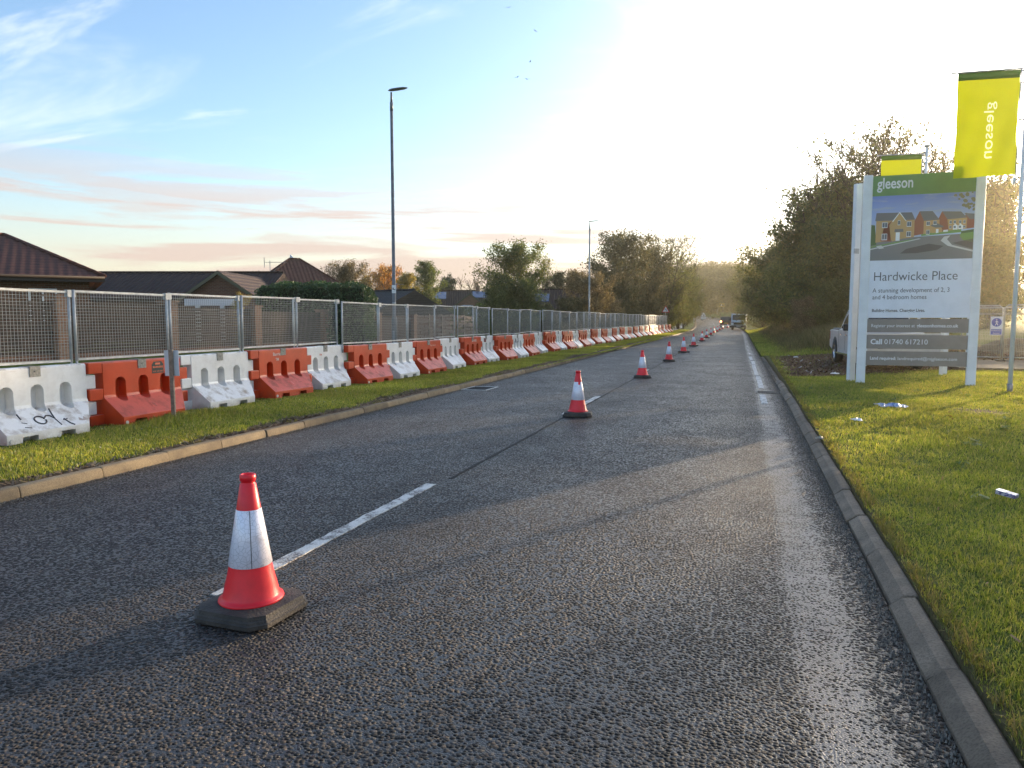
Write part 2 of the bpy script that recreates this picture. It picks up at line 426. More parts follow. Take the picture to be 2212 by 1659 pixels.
    vs_ = n.new('ShaderNodeVectorMath'); vs_.operation = 'SUBTRACT'; l.new(vo.outputs['Color'], vs_.inputs[0]); vs_.inputs[1].default_value = (.5, .5, .5)
    vk = n.new('ShaderNodeVectorMath'); vk.operation = 'SCALE'; l.new(vs_.outputs[0], vk.inputs[0]); l.new(mth('MULTIPLY', chip, .45), vk.inputs['Scale'])
    va = n.new('ShaderNodeVectorMath'); va.operation = 'ADD'; l.new(b.outputs[0], va.inputs[0]); l.new(vk.outputs[0], va.inputs[1])
    vn = n.new('ShaderNodeVectorMath'); vn.operation = 'NORMALIZE'; l.new(va.outputs[0], vn.inputs[0])
    l.new(vn.outputs[0], p.inputs['Normal'])
    return m
M_road = road_mat()
make_strip('road', RF, [-HALF, -2.4, -1.2, 0, 1.2, 2.4, HALF], [0, .012, .022, .028, .022, .012, 0], M_road)

# kerbs: one strip of stones with open joints on each side
def kerb_mat(name, c1, c2, c3):
    m, n, l, p = newmat(name); p.inputs['Roughness'].default_value = .8; p.inputs['Specular IOR Level'].default_value = .3
    t = n.new('ShaderNodeTexCoord'); g = n.new('ShaderNodeNewGeometry')
    x = n.new('ShaderNodeTexNoise'); l.new(t.outputs['Object'], x.inputs['Vector']); x.inputs['Scale'].default_value = 3.5; x.inputs['Detail'].default_value = 8; x.inputs['Roughness'].default_value = .7
    y = n.new('ShaderNodeTexNoise'); l.new(t.outputs['Object'], y.inputs['Vector']); y.inputs['Scale'].default_value = 90; y.inputs['Detail'].default_value = 2
    r = n.new('ShaderNodeMapRange'); l.new(x.outputs[0], r.inputs[0]); r.inputs[1].default_value = .35; r.inputs[2].default_value = .68
    a = n.new('ShaderNodeMix'); a.data_type = 'RGBA'; l.new(r.outputs[0], a.inputs[0]); a.inputs[6].default_value = (*c1, 1); a.inputs[7].default_value = (*c2, 1)
    q = n.new('ShaderNodeMapRange'); l.new(y.outputs[0], q.inputs[0]); q.inputs[1].default_value = .45; q.inputs[2].default_value = .7; q.inputs[4].default_value = .5
    b = n.new('ShaderNodeMix'); b.data_type = 'RGBA'; l.new(q.outputs[0], b.inputs[0]); l.new(a.outputs[2], b.inputs[6]); b.inputs[7].default_value = (*c3, 1)
    h = n.new('ShaderNodeHueSaturation'); l.new(b.outputs[2], h.inputs['Color']); k = n.new('ShaderNodeMapRange'); l.new(g.outputs['Random Per Island'], k.inputs[0]); k.inputs[3].default_value = .72; k.inputs[4].default_value = 1.2
    l.new(k.outputs[0], h.inputs['Value']); l.new(h.outputs[0], p.inputs['Base Color'])
    bb = n.new('ShaderNodeBump'); bb.inputs['Strength'].default_value = .6; bb.inputs['Distance'].default_value = .006; l.new(y.outputs[0], bb.inputs['Height']); l.new(bb.outputs[0], p.inputs['Normal'])
    return m
def kerb(side, m, seed, w=0.125, h=0.105, stone=0.915, start=0.0, skip=None):
    rnd = random.Random(seed); B = MB(); L = RF[-1][2]; S = np.array([f[2] for f in RF]); PX = np.array([f[0].x for f in RF]); PY = np.array([f[0].y for f in RF])
    NX = np.array([f[1].x for f in RF]); NY = np.array([f[1].y for f in RF])
    s = start
    while s < L-1:
        ln = stone if s < 190 else stone*2
        g0, g1 = s+.006, s+ln-.006
        dz = rnd.uniform(-.008, .008); dx = rnd.uniform(-.006, .006)
        dx *= 1.6; dz *= 1.3
        if not (skip and skip(s-30)):
            rows = []
            for q in ((g0, .012), (g0+.012, 0), (g1-.012, 0), (g1, .012)):
                qs, inset = q
                px_, py_ = np.interp(qs, S, PX), np.interp(qs, S, PY); nx_, ny_ = np.interp(qs, S, NX), np.interp(qs, S, NY)
                zz = hgt(py_); hh = h+dz
                if skip is not None and 19.5 < py_ < 38: hh = h+dz-.07*min(1, (py_-19.5)/1.5, (38-py_)/1.5)
                prof = [(0, -.08), (0.004, hh*.35), (.014, hh-.028), (.024, hh-.008), (.042, hh), (w-.012, hh), (w, hh-.012), (w, -.08)] if w < .15 else [(0, -.08), (.006, .02), (.050, hh-.022), (.068, hh-.006), (.09, hh), (w-.02, hh+.004), (w, hh-.014), (w, -.08)]
                rows.append([(px_+side*nx_*(HALF+dx+max(inset*.4, o)), py_+side*ny_*(HALF+dx+max(inset*.4, o)), zz+z-(inset*.5 if 0 < z else 0)) for o, z in prof])
            vs = [v for r in rows for v in r]; k = len(rows[0]); fs = []
            for i in range(3):
                for j in range(k-1): fs.append((i*k+j, i*k+j+1, (i+1)*k+j+1, (i+1)*k+j))
            fs.append(tuple(range(k))); fs.append(tuple(range(3*k, 4*k))[::-1])
            B.add(vs, fs)
        s += ln
    return B
M_kerbL = kerb_mat('sandy kerb concrete', (0.30, 0.225, 0.13), (0.17, 0.125, 0.08), (0.10, 0.075, 0.05))
M_kerbR = kerb_mat('grey kerb concrete', (0.27, 0.205, 0.145), (0.14, 0.105, 0.074), (0.055, 0.042, 0.032))
tag(kerb(-1, M_kerbL, 3, start=.2).build('kerb', M_kerbL), kind='structure')
tag(kerb(1, M_kerbR, 8, start=.65, w=.152, h=.078, skip=lambda y: y > 33.2).build('kerb', M_kerbR), kind='structure')

# painted markings (worn thermoplastic, 4 mm proud)
def paint_mat():
    m, n, l, p = newmat('worn white road paint'); p.inputs['Roughness'].default_value = .55
    t = n.new('ShaderNodeTexCoord')
    a = n.new('ShaderNodeTexNoise'); l.new(t.outputs['Object'], a.inputs['Vector']); a.inputs['Scale'].default_value = 9; a.inputs['Detail'].default_value = 6; a.inputs['Roughness'].default_value = .7
    v = n.new('ShaderNodeTexVoronoi'); l.new(t.outputs['Object'], v.inputs['Vector']); v.inputs['Scale'].default_value = 62
    r = n.new('ShaderNodeMapRange'); l.new(a.outputs[0], r.inputs[0]); r.inputs[1].default_value = .46; r.inputs[2].default_value = .60; r.inputs[4].default_value = 1.6
    ad = n.new('ShaderNodeMath'); ad.operation = 'MULTIPLY'; ad.use_clamp = True; l.new(r.outputs[0], ad.inputs[0]); l.new(v.outputs['Distance'], ad.inputs[1])
    mx = n.new('ShaderNodeMix'); mx.data_type = 'RGBA'; l.new(ad.outputs[0], mx.inputs[0]); mx.inputs[6].default_value = (.62, .60, .56, 1); mx.inputs[7].default_value = (.12, .10, .09, 1)
    l.new(mx.outputs[2], p.inputs['Base Color'])
    b = n.new('ShaderNodeBump'); b.inputs['Strength'].default_value = .8; b.inputs['Distance'].default_value = .006; b.invert = True; l.new(v.outputs['Distance'], b.inputs['Height']); l.new(b.outputs[0], p.inputs['Normal'])
    return m
M_paint = paint_mat()
def crown_h(off): return 0.028*(1-(off/HALF)**2)
def mark_line(B, y0, y1, off, w, seed, gap=0.0, zt=.006):
    rnd = random.Random(seed); y = y0; rows = []
    n = max(2, int((y1-y0)/.035)) if y0 < 20 else max(2, int((y1-y0)/.5))
    jl = jr = 0
    for i in range(n+1):
        y = y0+(y1-y0)*i/n
        jl = jl*.6+rnd.uniform(-.006, .006); jr = jr*.6+rnd.uniform(-.006, .006)
        c = cxs(y)+off; z = hgt(y)+crown_h(off)+zt
        rows.append(((c-w/2+jl, y, z), (c+w/2+jr, y, z)))
    vs = [v for r in rows for v in r]; fs = [(2*i, 2*i+1, 2*i+3, 2*i+2) for i in range(n)]
    vs += [(x, y, z-zt-.004) for x, y, z in vs]; k = 2*(n+1)
    for i in range(n): fs += [(2*i, 2*i+2, 2*i+2+k, 2*i+k), (2*i+1, 2*i+1+k, 2*i+3+k, 2*i+3)]
    fs += [(0, k, k+1, 1), (2*n, 2*n+1, k+2*n+1, k+2*n)]
    B.add(vs, fs)
CL = -0.15
B = MB()
for i in range(22):
    y0 = 3.45+8.6*i
    mark_line(B, y0, y0+3.05, CL, .105, 10+i)
tag(B.build('centre_line_marking', M_paint), kind='structure')
# faint seam between the two carriageway halves, darker sealed joint
M_seam = mat('dark seam', (0.02, 0.02, 0.02), .75, .2, 30, spec=.2)
B = MB(); mark_line(B, 6.8, 150, CL+.08, .035, 5, zt=.004)
tag(B.build('road_seam', M_seam), kind='structure')
B = MB()
for k, (ya, yb_) in enumerate(((14.9, 16.7), (18.3, 22.1), (22.5, 27.6), (27.9, 30.2), (30.9, 33.6), (36.2, 37.4), (40.5, 41.1), (46, 46.9), (55, 56.2))): mark_line(B, ya, yb_, 3.12+.02*(k % 2), .115 if k < 5 else .08, 40+k)
tag(B.build('edge_line_marking', M_paint), kind='structure')
B = MB()
for (yy, a, b) in ((73, -3.2, -2.1), (73.5, -1.75, -.3), (150, -3.0, -1.7), (150.5, -1.3, .6), (200, -3, -2), (200, -1, 0), (200, 1, 2)):
    c = cxs(yy); z0 = hgt(yy)+.035
    B.box((c+a, yy, z0-.03), (c+b, yy+.32, z0))
tag(B.build('give_way_marking', M_paint), kind='structure')
# pavement by the far bend
M_pave = mat('pavement asphalt', (0.30, 0.28, 0.27), .55, .15, 3)
pf = [(Vector((p.x, p.y)), nr, s) for p, nr, s in RF if p.y > 96]
make_strip('pavement', pf, [-7.2, -5.4], [.17, .17], M_pave)

# ------------------------------------------------------------------ grass blades
def leafy(name, cols, trans=.4, rough=.5, hue=.03, val=.35, objhue=0.0, gloss=.08, tcol=1.5):
    m = bpy.data.materials.new(name); m.use_nodes = True; n = m.node_tree.nodes; l = m.node_tree.links; n.clear()
    g = n.new('ShaderNodeNewGeometry'); ra = n.new('ShaderNodeValToRGB'); l.new(g.outputs['Random Per Island'], ra.inputs[0])
    els = ra.color_ramp.elements
    while len(els) < len(cols): els.new(.5)
    for i, c in enumerate(cols): els[i].position = i/(len(cols)-1); els[i].color = (*c, 1)
    t = n.new('ShaderNodeTexCoord'); ns = n.new('ShaderNodeTexNoise'); l.new(t.outputs['Object'], ns.inputs['Vector']); ns.inputs['Scale'].default_value = .55; ns.inputs['Detail'].default_value = 3
    mr = n.new('ShaderNodeMapRange'); l.new(ns.outputs[0], mr.inputs[0]); mr.inputs[1].default_value = .3; mr.inputs[2].default_value = .7; mr.inputs[3].default_value = 1-val; mr.inputs[4].default_value = 1+val
    hs = n.new('ShaderNodeHueSaturation'); l.new(ra.outputs[0], hs.inputs['Color']); l.new(mr.outputs[0], hs.inputs['Value'])
    out = hs.outputs[0]
    if objhue:
        oi = n.new('ShaderNodeObjectInfo'); h2 = n.new('ShaderNodeHueSaturation'); l.new(out, h2.inputs['Color'])
        m2 = n.new('ShaderNodeMapRange'); l.new(oi.outputs['Random'], m2.inputs[0]); m2.inputs[3].default_value = .5-objhue; m2.inputs[4].default_value = .5+objhue
        l.new(m2.outputs[0], h2.inputs['Hue']); out = h2.outputs[0]
    d = n.new('ShaderNodeBsdfDiffuse'); l.new(out, d.inputs[0])
    tr = n.new('ShaderNodeBsdfTranslucent'); mm = n.new('ShaderNodeMix'); mm.data_type = 'RGBA'; mm.blend_type = 'MULTIPLY'; mm.inputs[0].default_value = 1
    l.new(out, mm.inputs[6]); mm.inputs[7].default_value = (tcol*1.1, tcol, tcol*.5, 1); l.new(mm.outputs[2], tr.inputs[0])
    x = n.new('ShaderNodeMixShader'); x.inputs[0].default_value = trans; l.new(d.outputs[0], x.inputs[1]); l.new(tr.outputs[0], x.inputs[2])
    gl = n.new('ShaderNodeBsdfGlossy'); gl.inputs['Roughness'].default_value = rough; gl.inputs[0].default_value = (.8, .85, .8, 1)
    y = n.new('ShaderNodeMixShader'); y.inputs[0].default_value = gloss; l.new(x.outputs[0], y.inputs[1]); l.new(gl.outputs[0], y.inputs[2])
    o = n.new('ShaderNodeOutputMaterial'); l.new(y.outputs[0], o.inputs[0])
    return m
rng = np.random.default_rng(7)
_gzx = V[:, 0].reshape(ny, nx); _gys = np.array(ys)
def gz_arr(x, y):
    """height of the ground sheet (fast, near area)"""
    c = np.interp(y, _cy, _cx); d = x-c; z = np.full(len(x), .095)
    e = d-HALF
    zr = np.where(y > 30, np.clip((y-30)/10, 0, 1)*np.clip((e-.8)*.2, 0, .9), .03*np.sin(x*.9+y*.4)*np.clip(e, 0, 1))
    el = -d-HALF; k = np.where(y < 24, 1, np.maximum(.25, 1-(y-24)/30))
    zl = .02*np.sin(y*.6)*np.clip(el-.3, 0, 1)+k*.42*np.clip((el-3.5)/8, 0, 1)
    return z+np.where(d > 0, zr, zl)
def blades(name, x, y, h, w, m, lean=.5, kind='stuff'):
    n = len(x); z = gz_arr(x, y)-.004
    a = rng.uniform(0, 2*np.pi, n); b = rng.uniform(0, 2*np.pi, n); ln = h*rng.uniform(.15, 1, n)*lean
    wx, wy = np.cos(a)*w/2, np.sin(a)*w/2; lx, ly = np.cos(b)*ln, np.sin(b)*ln
    P = np.empty((n, 5, 3), np.float32)
    P[:, 0] = np.stack([x-wx, y-wy, z], 1); P[:, 1] = np.stack([x+wx, y+wy, z], 1)
    P[:, 2] = np.stack([x+wx*.8+lx*.35, y+wy*.8+ly*.35, z+h*.6], 1); P[:, 3] = np.stack([x-wx*.8+lx*.35, y-wy*.8+ly*.35, z+h*.6], 1)
    P[:, 4] = np.stack([x+lx, y+ly, z+h*np.sqrt(np.maximum(.2, 1-(ln/h*.6)**2))], 1)
    o = (np.arange(n)*5)[:, None]
    L = (o+np.array([0, 1, 2, 3, 3, 2, 4])[None]).ravel(); cnt = np.tile([4, 3], n)
    me = npmesh(name, P.reshape(-1, 3), L, cnt, m)
    return tag(link(name, me), kind=kind)
M_grass = leafy('verge grass', [(0.095, 0.130, 0.020), (0.14, 0.18, 0.026), (0.19, 0.225, 0.034), (0.24, 0.25, 0.058), (0.28, 0.24, 0.11)], .6, .4, gloss=.04, val=.35, tcol=1.8)
def scatter(n, xr, yr, pw):
    # density falls with distance
    t = rng.random(n); y = yr[0]+(yr[1]-yr[0])*t**pw; x = rng.uniform(xr[0], xr[1], n); return x, y
x, y = scatter(560000, (0.0, 1.0), (1.6, 34), 1.95)
x = .96+x*(np.minimum(13, 2.0+y*.55))
s = soil_at(x, y); keep = rng.random(len(x)) > s*.97
keep &= (nz(x, y, 2.2, 4.0) > -.75)|(rng.random(len(x)) > .5)
x, y = x[keep], y[keep]
cl = .5+.5*nz(x, y, 1.4, 2.0); cl2 = .5+.5*nz(x, y, 5.0, 8.0)
h = (.016+.034*cl**1.5+.026*cl2**2)*rng.uniform(.6, 1.35, len(x))*(1+y*.012)*np.where(rng.random(len(x)) > .985, 2.0, 1); w = (.0024+.00042*y)*rng.uniform(.7, 1.3, len(x))
blades('grass', x, y, h, w, M_grass, 1.1)
x, y = scatter(190000, (0.0, 1.0), (3.0, 60), 1.9)
x = -6.30-x*2.7
s = soil_at(x, y); keep = rng.random(len(x)) > s*1.05
x, y = x[keep], y[keep]
cl = .5+.5*nz(x, y, 1.4, 2.0); cl2 = .5+.5*nz(x, y, 5.0, 8.0)
tall = np.exp(-((x+8.3)/.5)**2-((y-9.3)/.9)**2)*.09-.022*np.clip((-x-8.0)/.6, 0, 1)
h = np.maximum(.012, .018+.028*cl+.020*cl2+tall)*rng.uniform(.6, 1.35, len(x)); w = (.004+.0006*y)*rng.uniform(.7, 1.3, len(x))
blades('grass', x, y, h, w, M_grass, .9)
# long dry grass on the bank
M_dry = leafy('dry long grass', [(0.09, 0.08, 0.03), (0.15, 0.12, 0.06), (0.22, 0.17, 0.09), (0.06, 0.075, 0.02)], .4, .5, gloss=.03)
n = 60000; y = 31.5+rng.random(n)**1.3*60; x = np.interp(y, _cy, _cx)+HALF+.7+rng.random(n)**.8*(4+y*.08)
keep = (nz(x, y, .8, 1.0) > -.5) & ((y > 34) | (x > 20)); x, y = x[keep], y[keep]
e = np.clip((x-(np.interp(y, _cy, _cx)+HALF+.6))/2.0, .12, 1)
blades('long_grass', x, y, .75*e*rng.uniform(.4, 1.2, len(x)), .012+.0002*y, M_dry, .7)
# bark and rubbish chips on the bare patch and by the left kerb
M_chip = leafy('chips', [(0.16, 0.07, 0.035), (0.10, 0.05, 0.03), (0.24, 0.13, 0.07), (0.30, 0.20, 0.13), (0.08, 0.04, 0.025)], .0, .6, gloss=.03)
M_pale = leafy('pale chips', [(0.5, 0.48, 0.47), (0.34, 0.30, 0.26)], .0, .6, gloss=.03)
def chips(name, x, y, sz, m, zup=.012):
    n = len(x); z = gz_arr(x, y)+zup*rng.random(n)
    a = rng.uniform(0, 2*np.pi, n); tl = rng.uniform(-.5, .5, n); ln = sz*rng.uniform(.5, 1.6, n); wd = ln*rng.uniform(.15, .45, n)
    ux, uy, uz = np.cos(a)*ln/2, np.sin(a)*ln/2, np.sin(tl)*ln/2; vx, vy = -np.sin(a)*wd/2, np.cos(a)*wd/2
    P = np.empty((n, 4, 3), np.float32); c = np.stack([x, y, z+np.abs(uz)], 1); U = np.stack([ux, uy, uz], 1); W_ = np.stack([vx, vy, np.zeros(n)], 1)
    P[:, 0] = c-U-W_; P[:, 1] = c+U-W_; P[:, 2] = c+U+W_; P[:, 3] = c-U+W_
    L = ((np.arange(n)*4)[:, None]+np.array([0, 1, 2, 3])[None]).ravel()
    return tag(link(name, npmesh(name, P.reshape(-1, 3), L, np.full(n, 4), m)), kind='stuff')
x = rng.uniform(1.05, 14, 60000); y = rng.uniform(20, 35, 60000); k = rng.random(60000) < soil_at(x, y)-.2
chips('bark_chippings', x[k], y[k], .07, M_chip)
x = rng.uniform(1.05, 8, 900); y = rng.uniform(20.5, 34, 900); k = (rng.random(900) < soil_at(x, y)-.3) & (nz(x, y, 1.2, 9) > 0)
chips('litter_scraps', x[k], y[k], .10, M_pale, .03)
x = -6.38-rng.random(26000)*1.1; y = 3+rng.random(26000)**1.5*30; k = rng.random(26000) < soil_at(x, y)-.15
chips('dead_grass', x[k], y[k], .045, leafy('dead stalks', [(0.22, 0.13, 0.06), (0.10, 0.055, 0.03), (0.33, 0.22, 0.11)], 0, .6), .012)
# fallen leaves and clover heads
x = rng.uniform(1.2, 7, 260); y = 3+rng.random(260)**1.3*16
chips('fallen_leaves', x, y, .045, leafy('fallen leaf', [(0.25, 0.10, 0.03), (0.14, 0.05, 0.02), (0.35, 0.22, 0.06)], .2, .6), .05)

# straggling edges that hang over both kerbs, and the rougher verge farther on
M_straw = leafy('edge straw', [(0.16, 0.13, 0.05), (0.12, 0.14, 0.03), (0.24, 0.18, 0.09), (0.10, 0.13, 0.02)], .5, .5, gloss=.03)
n = 9000; y = 1.6+rng.random(n)**1.6*31; x = .968+np.abs(rng.normal(0, .05, n)); k_ = nz(x*0, y, 3.1, 2.0)+nz(x*0, y, 11.0, 5.0)*.7 > -.1
blades('edge_grass', x[k_], y[k_], rng.uniform(.03, .085, k_.sum()), .004+.0004*y[k_], M_straw, 1.25)
n = 5000; y = 3+rng.random(n)**1.6*40; x = -6.39-np.abs(rng.normal(0, .05, n)); k_ = nz(x*0, y, 2.1, 4.0) > .1
blades('edge_grass', x[k_], y[k_], rng.uniform(.02, .06, k_.sum()), .004+.0004*y[k_], M_straw, 1.2)
n = 60000; y = 33+rng.random(n)**1.2*75; x = np.interp(y, _cy, _cx)+HALF+.02+rng.random(n)*(2.5+y*.05)
blades('grass', x, y, rng.uniform(.05, .16, n), .012+.0002*y, M_grass, .8)
n = 30000; y = 58+rng.random(n)**1.1*60; x = np.interp(y, _cy, _cx)-HALF-.15-rng.random(n)*3.2
blades('grass', x, y, rng.uniform(.04, .10, n), .02+.0002*y, M_grass, .8)
# scattered weeds: flat rosettes of broad leaves and white clover heads
n = 1500; cxr = rng.uniform(1.15, 7.5, 90); cyr = 2.2+rng.random(90)**1.4*16; k_ = rng.integers(0, 90, n); x = cxr[k_]+rng.normal(0, .04, n); y = cyr[k_]+rng.normal(0, .04, n)
chips('weeds', x, y, .06, leafy('weed leaves', [(0.06, 0.11, 0.02), (0.10, 0.16, 0.03), (0.15, 0.2, 0.05)], .4, .5), .04)
n = 120; x = -6.9-rng.random(n)*1.6; y = 6+rng.random(n)*9; chips('clover_heads', x, y, .022, leafy('clover', [(.6, .55, .5), (.7, .68, .62)], .2, .6), .07)
# grit washed against the kerbs
n = 9000; y = 1.8+rng.random(n)**1.5*30; x = .80-np.abs(rng.normal(0, .07, n)); P_ = np.stack([x, y], 1)
def grit(name, x, y, sz, m):
    n = len(x); a = rng.uniform(0, 6.28, n); s_ = sz*rng.uniform(.4, 1.5, n); z = .012+np.zeros(n)
    P = np.empty((n, 5, 3), np.float32)
    for k in range(4): P[:, k] = np.stack([x+s_*np.cos(a+k*1.57), y+s_*np.sin(a+k*1.57)*.8, z-.008], 1)
    P[:, 4] = np.stack([x, y, z+s_*.9], 1)
    L = ((np.arange(n)*5)[:, None]+np.array([0, 1, 4, 1, 2, 4, 2, 3, 4, 3, 0, 4])[None]).ravel()
    return tag(link(name, npmesh(name, P.reshape(-1, 3), L, np.full(n*4, 3), m)), kind='stuff')
M_grit = leafy('grit', [(0.10, 0.08, 0.06), (0.05, 0.045, 0.04), (0.18, 0.14, 0.10), (0.26, 0.22, 0.18)], 0, .5)
grit('grit', x, y, .0045, M_grit)
n = 5000; y = 3+rng.random(n)**1.5*30; x = -6.24+np.abs(rng.normal(0, .06, n)); grit('grit', x, y, .005, M_grit)
# ------------------------------------------------------------------ shared materials
M_galv = mat('galvanised steel', (0.50, 0.50, 0.49), .45, .12, 12, metal=.2)
M_wire = flat('galvanised wire', (0.34, 0.34, 0.33), .5, .3)
M_white = mat('white paint', (0.74, 0.75, 0.76), .38, .04, 3)
M_black = flat('black plastic', (0.02, 0.02, 0.02), .5)
M_whitepl = flat('white plastic', (0.78, 0.78, 0.78), .4)
M_grey = flat('mid grey', (0.25, 0.25, 0.26), .5)
M_glass = flat('dark glass', (0.02, 0.025, 0.03), .06, 0, 0, .8)
M_tyre = mat('tyre rubber', (0.025, 0.024, 0.023), .8, .1, 20, bump=.3)

def plastic(name, col, dirt, sky_sheen, dlo=.47, dhi=.66):
    """moulded plastic with scuffs, mud low down and sky sheen painted on the sloping face"""
    m, n, l, p = newmat(name); p.inputs['Specular IOR Level'].default_value = .35
    t = n.new('ShaderNodeTexCoord'); oi = n.new('ShaderNodeObjectInfo')
    ad = n.new('ShaderNodeVectorMath'); ad.operation = 'ADD'; sc = n.new('ShaderNodeVectorMath'); sc.operation = 'SCALE'; sc.inputs[0].default_value = (37, 19, 11)
    l.new(oi.outputs['Random'], sc.inputs['Scale']); l.new(t.outputs['Object'], ad.inputs[0]); l.new(sc.outputs[0], ad.inputs[1])
    def noise(s, d=6, stretch=None):
        x = n.new('ShaderNodeTexNoise'); src = ad.outputs[0]
        if stretch:
            mp = n.new('ShaderNodeMapping'); mp.inputs['Scale'].default_value = stretch; l.new(src, mp.inputs[0]); src = mp.outputs[0]
        l.new(src, x.inputs['Vector']); x.inputs['Scale'].default_value = s; x.inputs['Detail'].default_value = d; x.inputs['Roughness'].default_value = .65; return x.outputs[0]
    def mr(x, a, b, c=0., d=1.):
        r = n.new('ShaderNodeMapRange'); l.new(x, r.inputs[0])
        for i, q in enumerate((a, b, c, d)): r.inputs[i+1].default_value = q
        return r.outputs[0]
    def mth(op, a, b):
        x = n.new('ShaderNodeMath'); x.operation = op
        for i, q in enumerate((a, b)):
            if isinstance(q, (int, float)): x.inputs[i].default_value = q
            else: l.new(q, x.inputs[i])
        return x.outputs[0]
    def mix(f, A, B):
        x = n.new('ShaderNodeMix'); x.data_type = 'RGBA'
        for i, q in ((0, f), (6, A), (7, B)):
            if isinstance(q, (int, float)): x.inputs[i].default_value = q
            elif isinstance(q, tuple): x.inputs[i].default_value = (*q, 1)
            else: l.new(q, x.inputs[i])
        return x.outputs[2]
    g = n.new('ShaderNodeNewGeometry'); sn = n.new('ShaderNodeSeparateXYZ'); l.new(g.outputs['Normal'], sn.inputs[0])
    sp = n.new('ShaderNodeSeparateXYZ'); l.new(t.outputs['Object'], sp.inputs[0])
    up = mr(sn.outputs[2], .3, .6)
    col_ = mix(mr(noise(2.2), .35, .7), col, tuple(c*.86 for c in col))
    col_ = mix(mth('MULTIPLY', up, .50), col_, sky_sheen)  # reflected sky put into the colour of upward-facing slopes
    low = mr(sp.outputs[2], .0, .16, .75, 0)
    scuff = mr(noise(16, 7, (1, .35, 2.5)), .60, .72)
    mud = mr(noise(4.5, 7), dlo, dhi)
    d = mth('MULTIPLY', mud, mth('ADD', mth('MULTIPLY', up, .60), .14))
    d = mth('MAXIMUM', d, mth('MULTIPLY', low, mr(noise(7, 5), .3, .6)))
    d = mth('MAXIMUM', d, mth('MULTIPLY', scuff, .22))
    d = mth('MULTIPLY', d, mr(oi.outputs['Random'], 0, 1, .5, 1.25))
    l.new(mix(d, col_, dirt), p.inputs['Base Color'])
    l.new(mth('ADD', mth('MULTIPLY', d, .3), .36), p.inputs['Roughness'])
    b = n.new('ShaderNodeBump'); b.inputs['Strength'].default_value = .25; b.inputs['Distance'].default_value = .004; l.new(noise(60, 3), b.inputs['Height']); l.new(b.outputs[0], p.inputs['Normal'])
    return m
M_bw = plastic('white barrier plastic', (0.78, 0.77, 0.75), (0.27, 0.21, 0.15), (0.74, 0.745, 0.75))
M_bo = plastic('orange barrier plastic', (0.58, 0.060, 0.014), (0.10, 0.045, 0.03), (0.66, 0.16, 0.12))

# ------------------------------------------------------------------ water-filled barriers
PITCHB = 1.80
def barrier_body():
    B = MB()
    wall = [(-.085, 0), (.085, 0), (.085, .93), (-.085, .93)]
    prof = [(-.42, 0), (.44, 0), (.44, .135), (.098, .40), (.085, .44), (.085, .91), (.065, .93), (-.065, .93), (-.085, .91), (-.085, .44), (-.098, .40), (-.42, .135)]
    n_ = len(prof); vs = [(x, .245, z) for x, z in prof]+[(x, 1.79-.32*max(0, abs(x)-.098)/.342, z) for x, z in prof]
    B.add(vs, [tuple(range(n_))[::-1], tuple(range(n_, 2*n_))]+[(i, (i+1) % n_, n_+(i+1) % n_, n_+i) for i in range(n_)])
    o = B.build('tmp', M_bw)
    cut = MB()
    for yc_ in (.56, 1.00, 1.44):
        pts = [];
        for k in range(24):
            a = 2*math.pi*k/24; pts.append((yc_+.098*math.cos(a), (.60 if math.sin(a) > 0 else .43)+.095*math.sin(a)))
        for a, b in ((-.055, .6), (-.6, -.075)): cut.prism(pts, a, b, 'x')
    for yy in (.46, 1.02):
        for a, b in ((.30, .6), (-.6, -.30)): cut.prism([(yy, -.05), (yy+.22, -.05), (yy+.22, .085), (yy, .085)], a, b, 'x')
    c = cut.build('tmpcut', M_bw)
    bm = bmesh.new(); bm.from_mesh(c.data); bmesh.ops.recalc_face_normals(bm, faces=bm.faces); bm.to_mesh(c.data); bm.free()
    md = o.modifiers.new('b', 'BOOLEAN'); md.object = c; md.operation = 'DIFFERENCE'; md.solver = 'EXACT'
    bv = o.modifiers.new('v', 'BEVEL'); bv.width = .009; bv.segments = 2; bv.limit_method = 'ANGLE'; bv.angle_limit = rad(32)
    apply_mods(o); me = o.data; bpy.data.objects.remove(o); bpy.data.objects.remove(c)
    # tabs
    T = MB()
    for z0, z1 in ((0, .165), (.375, .545), (.765, .93)): T.box((-.078, .012, z0+.003), (.078, .25, z1))
    for z0, z1 in ((.175, .365), (.555, .755)): T.box((-.072, 1.785, z0), (.072, 1.965, z1))
    # vertical mould ribs beside the tabs
    to = T.build('tmp', M_bw, bevel=.012); apply_mods(to)
    bm = bmesh.new(); bm.from_mesh(me); bm.from_mesh(to.data); bm.to_mesh(me); bm.free(); bpy.data.objects.remove(to)
    me.name = 'barrier_body'; return me
BBODY = barrier_body()
def clamp_mesh():
    B = MB(); B.box((.086, .90, .80), (.094, 1.06, .935)); B.box((-.094, .90, .932), (.094, 1.06, .938))
    # bolt head
    B.box((.094, .97, .86), (.104, .99, .88))
    return B.mesh('clamp_plate', M_clamp)
M_clamp = mat('weathered clamp steel', (0.30, 0.28, 0.24), .6, .2, 25)
CLAMP = clamp_mesh()
M_port = flat('filler cap', (0.5, 0.48, 0.45), .5)
bp = MB(); bp.tube([(.438, .30, .055), (.45, .30, .055)], .026, 10); PORT = bp.mesh('filler_cap', M_port)
BARR = []
rb = random.Random(21)
NB = 48
